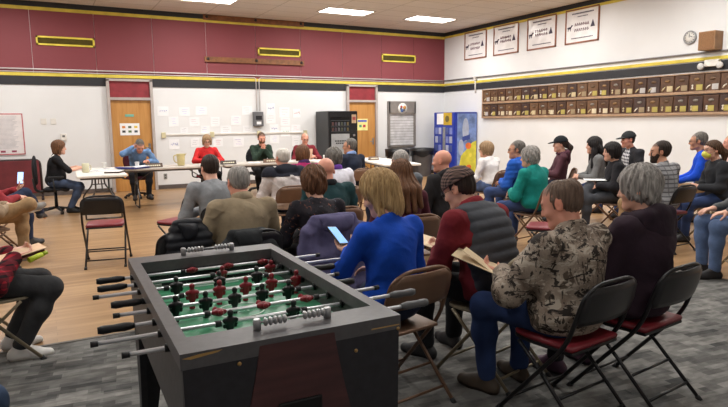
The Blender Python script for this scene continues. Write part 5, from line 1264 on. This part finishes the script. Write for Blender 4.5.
gp = world_pt(B, B['grip'][1]); t = thing('paper_sheet', 'buff page held up by the balding man in maroon', 'paper', (gp[0] + 0.02, gp[1] - .06, gp[2] - .02), math.radians(-6)); MB().box((0, 0, .10), (.21, .003, .27), rot=Matrix.Rotation(.25, 3, 'X')).done('sheet', mat('buff_paper', (226, 186, 160), .7), t)
B = person('man in navy jacket and glasses, back turned, before the black vending machine', far((4.26, 8.28, 1.27)), 12, 16, hair=('short', 'darkgrey'), top=cloth('navy_jacket', (34, 40, 56)), bottom=BLKT, yaw=40, glasses=True, h=MID, collar=cloth('pale_blue_collar', (130, 156, 206)), skin='tan', g=.022)
seat(B, 'brown', 'brown folding chair under the man in navy near the vending machine')

# ---- audience seen from behind, far rows first
B = person('woman in magenta and purple jacket in the farthest audience row', far((3.03, 7.25, 1.225)), -2, 21, fem=True, w=1.1, hair=('bobshort', 'auburn'), top=cloth('magenta_jacket', (152, 40, 92)), bottom=DJEAN, h=MID, g=.024, collar=cloth('purple_fleece', (70, 44, 84)), pitch=8)
seat(B, 'brown', 'brown folding chair under the woman in magenta')
B = person('white-haired man in white jacket with black hood and shoulders', far((2.47, 6.52, 1.235)), 0, 22, w=1.12, hair=('shortthin', 'white'), top=cloth('white_jacket', (206, 198, 196)), bottom=DJEAN, h=MID, g=.03, hood=cloth('black_hood', (32, 34, 44)), skin='pink', pitch=10, yaw=8)
v = Vol(B['C'] - V3(.34, .26, .22), B['C'] + V3(.34, .26, .14), .0105); torso(v, B, .036, .05); [v.cone(B['S'][i], B['S'][i] + (B['E'][i] - B['S'][i]) * .55, .066 + .036, .060 + .034, .03) for i in (0, 1)]; v.plane(B['P'](.80), B['Rt'](.8) @ V3(0, .15, -1), .01); v.cone(B['C'] + V3(0, 0, .02), B['hc'], .062, .07, .01, cut=True)
link('shoulder_yoke', v.mesh('shoulder_yoke')[0], cloth('black_yoke', (34, 36, 46)), B['root'])
seat(B, 'brown', 'brown folding chair under the white-haired man in white and black')
B = person('grey-haired woman in white coat with purple collar beside the bald man', far((2.93, 6.10, 1.23)), 5, 23, fem=True, hair=('wavy', 'darkgrey'), top=cloth('white_coat', (206, 204, 214)), bottom=DJEAN, h=MID, g=.024, collar=cloth('purple_collar', (104, 62, 150)), pitch=6)
seat(B, 'brown', 'brown folding chair under the grey-haired woman in the white coat')
B = person('man in grey sweater with short dark hair, farthest left of the audience rows', far((1.36, 5.50, 1.23)), 2, 24, lean=6, slouch=.12, w=1.02, hair=('short', 'dark'), top=cloth('heather_grey_knit', (132, 134, 138)), bottom=DJEAN, h=MID, yaw=8, pitch=14)
seat(B, 'black', 'black folding chair with red pad under the man in the grey sweater')
B = person('grey-haired man in grey jacket, half hidden behind the long-haired woman', far((3.32, 5.30, 1.225)), 4, 25, hair=('short', 'grey'), top=cloth('grey_work_jacket', (92, 96, 102)), bottom=DJEAN, h=MID, pitch=6)
seat(B, 'brown', 'brown folding chair under the grey-haired man in grey')
B = person('bald man in dark teal jacket behind the woman in the floral blouse', far((2.19, 4.72, 1.22)), 0, 26, w=1.08, hair=None, top=cloth('dark_teal_jacket', (30, 58, 62)), bottom=BLKT, h=MID, g=.026, skin='pink', collar=cloth('black_collar', (28, 30, 34)), pitch=14)
seat(B, 'brown', 'brown folding chair under the bald man in teal')
B = person('shaven-headed man in black hooded jacket, middle of the room', far((3.60, 4.92, 1.24)), 12, 27, w=1.12, hair=None, top=cloth('black_jacket', (38, 36, 38)), bottom=DJEAN, h=MID, g=.03, hood=cloth('black_fleece_hood', (34, 32, 34)), skin='pink', yaw=22, pitch=4)
seat(B, 'brown', 'brown folding chair under the shaven-headed man in black')
B = person('long-haired woman in maroon top facing the panel, hair down her back', far((2.53, 4.02, 1.215)), -6, 28, fem=True, hair=('long', 'auburn'), top=cloth('dark_maroon_top', (78, 34, 46)), bottom=BLKT, h=MID, pitch=6)
seat(B, 'brown', 'brown folding chair under the long-haired woman in maroon')
B = person('grey-haired man in khaki jacket leaning forward, behind the foosball table', far((1.22, 4.12, 1.225)), 2, 29, side=.07, lean=4, slouch=.12, w=1.15, hair=('shortthin', 'grey'), top=cloth('khaki_jacket', (148, 132, 108), .1), bottom=JEANS, h=NEAR, g=.026, pitch=14, skin='pink', collar=cloth('khaki_collar', (156, 140, 116)), belly=.4, glasses=True, wr=.009)
BK = B; seat(B, 'black', 'black folding chair with red pad under the man in the khaki jacket', -.02)
B = person('short-haired woman in dark floral blouse with a lilac coat behind her', far((1.72, 3.92, 1.21)), 0, 30, fem=True, w=1.08, hair=('wavy', 'auburn'), top=camo('floral_blouse', [(30, 28, 34), (44, 40, 46), (26, .62, (132, 84, 66), (1, 1, 1)), (30, .64, (96, 100, 112), (1, 1, 1))], 24), bottom=BLKT, h=NEAR, pitch=8)
BF_ = B; seat(B, 'brown', 'folding chair hidden under the lilac coat')
# ---- near row
B = person('blonde woman in bright blue blouse looking down at her phone', (1.62, 2.79, 1.25), 8, 31, fem=True, w=1.10, lean=1, slouch=.07, hair=('bob', 'blonde'), top=cloth('bright_blue_blouse', (24, 74, 182), .1), bottom=DJEAN, arms=(dict(p=(.06, .33, .78), n=(.2, -.4, 1), d=(-.05, .95, .3), curl=.40), 'lap'), h=NEAR, yaw=34, pitch=26, wr=.009, twist=4)
BB_ = B; seat(B, 'brown', 'brown folding chair under the blonde woman in blue')
d, n, s_ = B['hframe'][0]; gp = B['grip'][0]
ph = thing('mobile_phone', 'mobile phone with glowing blue screen held by the blonde woman', 'phone', world_pt(B, gp + n * .004), math.radians(B['th'] + 6))
R_ = Matrix.Rotation(.62, 3, 'X') @ Matrix.Rotation(.15, 3, 'Y'); PHB = mat('phone_black', (24, 24, 26), .3); SCR = emit('phone_screen', (120, 170, 226), .9)
MB().box((0, .035, .024), (.076, .155, .010), .004, rot=R_).done('phone_body', PHB, ph)
MB().box(tuple(Vector((0, .035, .024)) + R_ @ Vector((0, 0, .0055))), (.068, .138, .0015), rot=R_).done('phone_screen', SCR, ph)
B = person('man in red jacket with grey quilted vest and plaid cap, head bowed', (2.27, 2.92, 1.225), 12, 32, lean=8, slouch=.2, w=1.18, hair=('crew', 'dark'), top=cloth('red_fleece', (118, 36, 44), .1), vest=cloth('grey_quilted_vest', (72, 74, 80), .1), bottom=BLKT, h=NEAR, g=.028, pitch=26, yaw=14, cap=(plaid('plaid_cap_cloth', (48, 42, 44), (96, 78, 72), (128, 104, 98), .02), plaid('plaid_cap_cloth', (48, 42, 44), (96, 78, 72), (128, 104, 98), .02), 0.0), glasses=True, arms=('hold', 'knee'), collar=cloth('red_collar', (128, 40, 48)), wr=.009)
BR_ = B; seat(B, 'tan', 'tan folding chair under the man in red with the plaid cap')
gp = world_pt(B, B['grip'][0]); t = thing('paper_sheet', 'buff page held low by the man in red', 'paper', (gp[0], gp[1] + .02, gp[2] + .015), .5); MB().box((0, .06, 0), (.216, .28, .003), rot=Matrix.Rotation(.2, 3, 'X')).done('sheet', mat('buff_page', (216, 194, 160), .7), t)
CAMO = camo('camouflage_cloth', [(122, 106, 94), (166, 152, 138), (12, .55, (90, 78, 68), (1, 1, .6)), (19, .56, (180, 168, 154), (.6, .6, 1.2)), (16, .555, (48, 42, 39), (.5, .9, 1.4)), (30, .58, (60, 52, 46), (1.5, 1.5, .5)), (40, .61, (186, 174, 160), (.6, .6, 1.4))], 14)
B = person('man in camouflage jacket and blue jeans sitting nearest the camera', (2.335, 2.155, 1.22), 6, 33, side=.10, lean=0, slouch=.08, w=1.2, hair=('shortthin', 'brownfade'), top=CAMO, bottom=BJEAN, h=.008, g=.034, pitch=22, yaw=22, skin='pink', collar=CAMO, arms=(dict(p=(.10, .36, .70), n=(-.5, 0, .8), d=(.1, .95, .2), curl=.6), 'lap'), legs=[((-.17, .50, .085), (-.2, .4, 1), (-.35, 1, 0)), ((.12, .30, .085), (.12, .6, 1), (.2, 1, 0))], shoes=(74, 62, 52), belly=.5, wr=.011)
BC = B; seat(B, 'black', 'black folding chair with red pad under the man in camouflage')
gp = world_pt(B, B['grip'][0]); t = thing('paper_sheet', 'folded buff page in the hand of the man in camouflage', 'paper', (gp[0], gp[1], gp[2] + .01), .7); MB().box((-.02, .07, .0), (.20, .26, .003), rot=Matrix.Rotation(.35, 3, 'X')).box((-.05, .06, .02), (.10, .18, .003), rot=Matrix.Rotation(.6, 3, 'X')).done('sheet', mat('buff_page', (216, 194, 160), .7), t)
B = person('grey curly-haired woman in dark plum hooded jacket, right of the camouflage man', (2.88, 2.11, 1.268), 6, 34, side=.10, fem=True, w=1.22, lean=-2, slouch=.05, hair=('wavy', 'grey'), top=cloth('plum_fleece', (50, 36, 46), .12), bottom=BLKT, h=.008, g=.034, hood=cloth('plum_hood', (46, 34, 44), .12), pitch=10, yaw=18, wr=.010, shoes=(70, 44, 62), legs=[((-.13, .40, .085), (-.1, .4, 1), (-.1, 1, 0)), ((.10, .16, .085), (.1, 1, .5), (.2, 1, -.2))])
BP = B; seat(B, 'black', 'black folding chair with red pad under the woman in plum')

# ---- the right-hand block of the audience
B = person('sandy-haired person in white shirt on the far left of the right-hand block', far((5.45, 6.42, 1.24), 1.12), 14, 41, fem=True, w=1.15, hair=('bobshort', 'sandy'), top=cloth('white_blouse', (226, 222, 220), .06), bottom=LJEAN, h=MID, yaw=20, glasses=True)
seat(B, 'brown', 'brown folding chair under the sandy-haired person in white')
B = person('man with glasses in bright blue padded jacket between white and teal tops', far((5.55, 5.93, 1.26)), 18, 42, hair=('short', 'darkgrey'), top=cloth('blue_padded', (34, 84, 172), .1), puff=.006, bottom=JEANS, h=MID, g=.028, yaw=34, glasses=True, skin='tan')
seat(B, 'brown', 'brown folding chair under the man in the blue padded jacket')
B = person('grey curly-haired woman in teal jacket with her back to the camera', far((4.84, 4.95, 1.23)), 10, 43, fem=True, w=1.22, hair=('wavy', 'grey'), top=cloth('teal_jacket', (26, 132, 124), .1), bottom=JEANS, h=MID, g=.026, yaw=14)
seat(B, 'brown', 'brown folding chair under the woman in teal')
B = person('woman in black cap and maroon hoodie lounging by the side wall', far((6.74, 6.28, 1.29)), 52, 44, fem=True, lean=-8, slouch=.06, hair=('ponytail', 'dark'), top=cloth('maroon_hoodie', (80, 50, 58)), bottom=DJEAN, h=MID, cap=(cloth('black_cap', (30, 32, 36)), cloth('black_cap', (30, 32, 36)), 1.0), hood=cloth('maroon_hoodie_hood', (76, 46, 56)), arms=('clasp', 'clasp'), legs='out')
seat(B, 'brown', 'brown folding chair under the woman in the black cap')
B = person('woman with long dark hair and grey jacket, hands on her lap', far((6.82, 5.74, 1.285)), 50, 45, fem=True, lean=-2, hair=('long', 'black'), top=cloth('grey_zip_jacket', (108, 108, 108)), bottom=JEANS, h=MID, arms=('clasp', 'clasp'), legs='out')
seat(B, 'brown', 'brown folding chair under the woman with long dark hair')
B = person('dark-haired woman in black and white jacket beside the plaid-shirted man', far((6.26, 4.99, 1.245)), 48, 46, fem=True, w=1.15, hair=('bobshort', 'black'), top=cloth('black_sport_jacket', (34, 33, 37)), bottom=GRYT, h=MID, g=.024, yaw=8, legs='crossed')
seat(B, 'brown', 'brown folding chair under the woman in the black sport jacket')
t = thing('paper_sheet', 'white page on the lap of the woman in the black sport jacket', 'paper', world_pt(B, (0.02, .30, .735)), .8); MB().box((0, 0, 0), (.216, .28, .003)).done('sheet', PAPER, t)
B = person('man in dark cap, open black jacket and black-and-white checked shirt by the wall', far((7.78, 5.92, 1.345)), 72, 47, w=1.2, hair=('crew', 'dark'), top=cloth('black_open_jacket', (40, 40, 44)), bottom=JEANS, h=MID, g=.028, cap=(cloth('dark_cap', (44, 46, 48)), cloth('dark_cap', (44, 46, 48)), 1.0), skin='pink', arms=('lap', 'knee'), open_=True, undershirt=plaid('check_shirt', (40, 42, 48), (150, 150, 156), (226, 226, 228), .05), beard=None, yaw=-8, belly=.4, legs='wide')
seat(B, 'brown', 'brown folding chair under the man in the checked shirt')
B = person('bearded dark-haired man in grey striped shirt', far((6.06, 4.20, 1.285)), 2, 48, w=1.1, hair=('short', 'dark'), top=stripes('striped_shirt', (150, 150, 152), (96, 94, 98), .05, .3), bottom=KHAKI, h=MID, beard='dark', yaw=45, skin='tan')
seat(B, 'black', 'black folding chair with red pad under the bearded man in stripes')
B = person('man with glasses and dark hair in vivid blue pullover near the side wall', far((7.72, 4.80, 1.35)), 36, 49, w=1.15, hair=('short', 'darkgrey'), top=cloth('vivid_blue_pullover', (26, 76, 200), .1), bottom=KHAKI, h=MID, glasses=True, skin='tan', arms=('knee', 'knee'))
seat(B, 'brown', 'brown folding chair under the man in vivid blue')
B = person('woman in yellow face mask and black jacket near the right edge', far((6.92, 4.12, 1.28)), 52, 50, fem=True, w=1.1, hair=('ponytail', 'brown'), top=cloth('black_knit_jacket', (42, 43, 47)), bottom=JEANS, h=MID, mask=True, glasses=True, yaw=8, arms=('clasp', 'clasp'), g=.022)
seat(B, 'tan', 'light tan folding chair under the woman in the yellow mask')
B = person('person in pale shirt cut by the right edge behind the masked woman', (8.85, 5.0, 1.30), 40, 51, hair=('short', 'sandy'), top=cloth('pale_pink_shirt', (206, 180, 176)), bottom=KHAKI, h=FAR, skin='pink')
seat(B, 'brown', 'brown folding chair under the person in the pale shirt at the right edge')
B = person('person in blue jeans and grey top, mostly outside the right edge', (5.98, 3.12, 1.25), 55, 52, lean=-4, hair=('short', 'brown'), top=cloth('dark_grey_top', (84, 86, 88)), bottom=cloth('jeans_washed', (88, 106, 140)), h=MID, arms=('knee', 'knee'), **{})
BE = B; seat(B, 'tan', 'tan folding chair at the right edge hung with a black jacket')

# ---- people on the left edge
B = person('person in red plaid shirt and dark trousers at the left edge, papers on lap', (-0.42, 4.42, 1.11), -78, 61, lean=-13, slouch=.0, w=1.12, hair=('short', 'brown'), top=plaid('red_buffalo_plaid', (34, 20, 24), (92, 24, 34), (148, 30, 44), .065), bottom=cloth('charcoal_trousers', (54, 54, 56)), h=NEAR, g=.026, legs='back', root_off=(-.10, -.02), arms=(dict(ARMS['hold'], p=(.10, .24, .68)), dict(ARMS['hold'], p=(.10, .24, .68))), shoes=(214, 210, 206), wr=.008)
BL = B; seat(B, 'tan', 'tan folding chair under the person in red plaid at the left edge', .09)
x, y, z = world_pt(B, (.02, .27, .672))
t = thing('note_pad', 'tan note pad and pages on the lap of the plaid-shirted person', 'note pad', (x, y, z), math.radians(-76)); MB().box((0, 0, .01), (.22, .29, .018), .003, rot=Matrix.Rotation(.18, 3, 'X')).done('cover', mat('dark_red_cover', (84, 34, 38), .6), t); MB().box((.01, .02, .026), (.216, .28, .004), rot=Matrix.Rotation(.2, 3, 'X')).done('sheet', mat('tan_page', (204, 170, 138), .7), t)
x, y, z = world_pt(B, (.17, .31, .665)); t = thing('highlighter', 'yellow-green marker held by the plaid-shirted person', 'marker', (x, y, z), .4)
MB().tube([(0, 0, 0), (.09, .02, .02)], .018, 12).done('barrel', mat('lime_plastic', (190, 204, 50), .4), t); MB().tube([(.09, .02, .02), (.125, .028, .028)], .014, 12).done('marker_cap', mat('lime_cap', (160, 176, 40), .4), t)
B = person('person in khaki trousers with one leg crossed at the left edge', (-0.62, 7.36, 1.22), -70, 62, lean=-10, hair=('short', 'grey'), top=cloth('tan_shirt', (150, 130, 108)), bottom=KHAKI, h=MID, legs='figure4', shoes=(120, 116, 112), arms=('lap', 'lap'))
seat(B, 'brown', 'brown folding chair under the person in khaki trousers')
B = person('person in red sleeves and jeans holding a phone at the left edge', (-0.63, 8.30, 1.20), -72, 63, lean=-14, hair=('short', 'brown'), top=cloth('red_sleeves', (140, 48, 54)), bottom=DJEAN, h=MID, legs='crossed', shoes=(60, 58, 60), arms=(dict(p=(.08, .32, .73), n=(.2, -.6, .8), d=(0, .7, .7), curl=.7), 'lap'))
seat(B, 'brown', 'brown folding chair under the person holding up a phone')
gp = world_pt(B, B['grip'][0]); ph = thing('mobile_phone', 'phone with bright screen held up at the left edge', 'phone', (gp[0], gp[1], gp[2]), math.radians(-20)); R_ = Matrix.Rotation(1.25, 3, 'X')
MB().box((0, 0, .06), (.078, .16, .010), .004, rot=R_).done('phone_body', PHB, ph); MB().box(tuple(Vector((0, 0, .06)) + R_ @ Vector((0, 0, .0055))), (.068, .145, .0015), rot=R_).done('phone_screen', emit('phone_screen_bright', (170, 196, 240), 1.3), ph)
B = person('person in blue jeans in the bottom left corner, only a knee in view', (-0.64, 2.21, 1.2), -75, 64, hair=('short', 'brown'), top=cloth('grey_knit', (120, 120, 122)), bottom=cloth('slate_jeans', (62, 78, 104)), h=MID, arms=('side', 'side'), lean=-10)
seat(B, 'tan', 'folding chair beyond the bottom left corner')

# ---- empty chairs
chair('black', 0.56, 7.02, -10, 'empty black folding chair with red pad standing alone on the left')
chair('black', 1.32, 6.75, 38, 'empty black folding chair with red pad left of the man in grey')
chair('black', 4.55, 4.35, 38, 'empty black folding chair with red pad just beyond the camouflage man')

# ---- coats hung on chairs
def coat(label, cxy, th, m, c_, w=.24, bottom=.22, seed=3, fold=.014, top=.835, h=.011, quilt=0.0, dep=.0):
    v = Vol((-.42, -.52, bottom - .1), (.42, .02, .95), h)
    n = 9
    for i in range(n):
        f = i / (n - 1) * 2 - 1; r = .040 + (fold if i % 2 else 0)
        v.cone((f * w * .82, -.245, top - .03 - .05 * f * f), (f * w * 1.12, -.315 - dep - (.02 if i % 2 else 0), bottom + .05 * ((i * 7) % 3)), r * .8, r * 1.05, .035)
        v.cone((f * w * .82, -.225, top - .035 - .05 * f * f), (f * w * .9, -.165, .60), .030, .026, .03)
    v.cone((-w * .6, -.24, top), (w * .6, -.24, top), .034, .034, .04)
    v.cone((-w * .9, -.27, top - .1), (-w * 1.2, -.33 - dep, bottom + .05), .05, .045, .03); v.cone((w * .9, -.27, top - .1), (w * 1.2, -.33 - dep, bottom + .05), .05, .045, .03)
    v.disp(wrinkle(seed, .010, 15), .05)
    if quilt: v.disp(lambda x, y, z: -quilt * np.abs(np.sin(z * PI / .055)), .05)
    t = thing('coat', label, 'coat', (cxy[0], cxy[1], 0), math.radians(th)); link('coat_body', v.mesh('coat_body')[0], m, t)
    v = Vol((-.3, -.5, top - .2), (.3, -.1, top + .15), h); v.cone((-w * .45, -.272, top - .005), (w * .45, -.272, top - .005), .028, .028, .03); v.ell((0, -.30, top - .05), (w * .5, .03, .06), k=.03); v.disp(wrinkle(seed + 1, .008, 18), .04)
    link('collar', v.mesh('collar')[0], c_, t); return t
lil = cloth('lilac_coat_cloth', (88, 84, 116), .1); coat('lilac grey coat draped over the chair of the woman in the floral blouse', BF_['xy'], 0, lil, lil, .26, .20, 4, .016, .85)
pk = cloth('black_puffer_cloth', (30, 31, 36), .15, .55); coat('black puffer jacket hanging on a chair beside the man in khaki', (0.84, 4.46), 6, pk, pk, .12, .15, 5, .012, .82, quilt=.012)
chair('black', 0.84, 4.46, 6, 'black folding chair carrying the black puffer jacket')
dg = cloth('dark_coat_cloth', (42, 44, 46), .12); coat('dark coat draped over the chair of the man in khaki', (BK['xy'][0] - .05, BK['xy'][1]), 2, dg, dg, .18, .45, 6, .008, .77)
bj = cloth('black_jacket_cloth', (26, 27, 30), .15); coat('black jacket hanging from the tan chair at the right edge', BE['xy'], 55, bj, bj, .23, .12, 7, .014, .83)
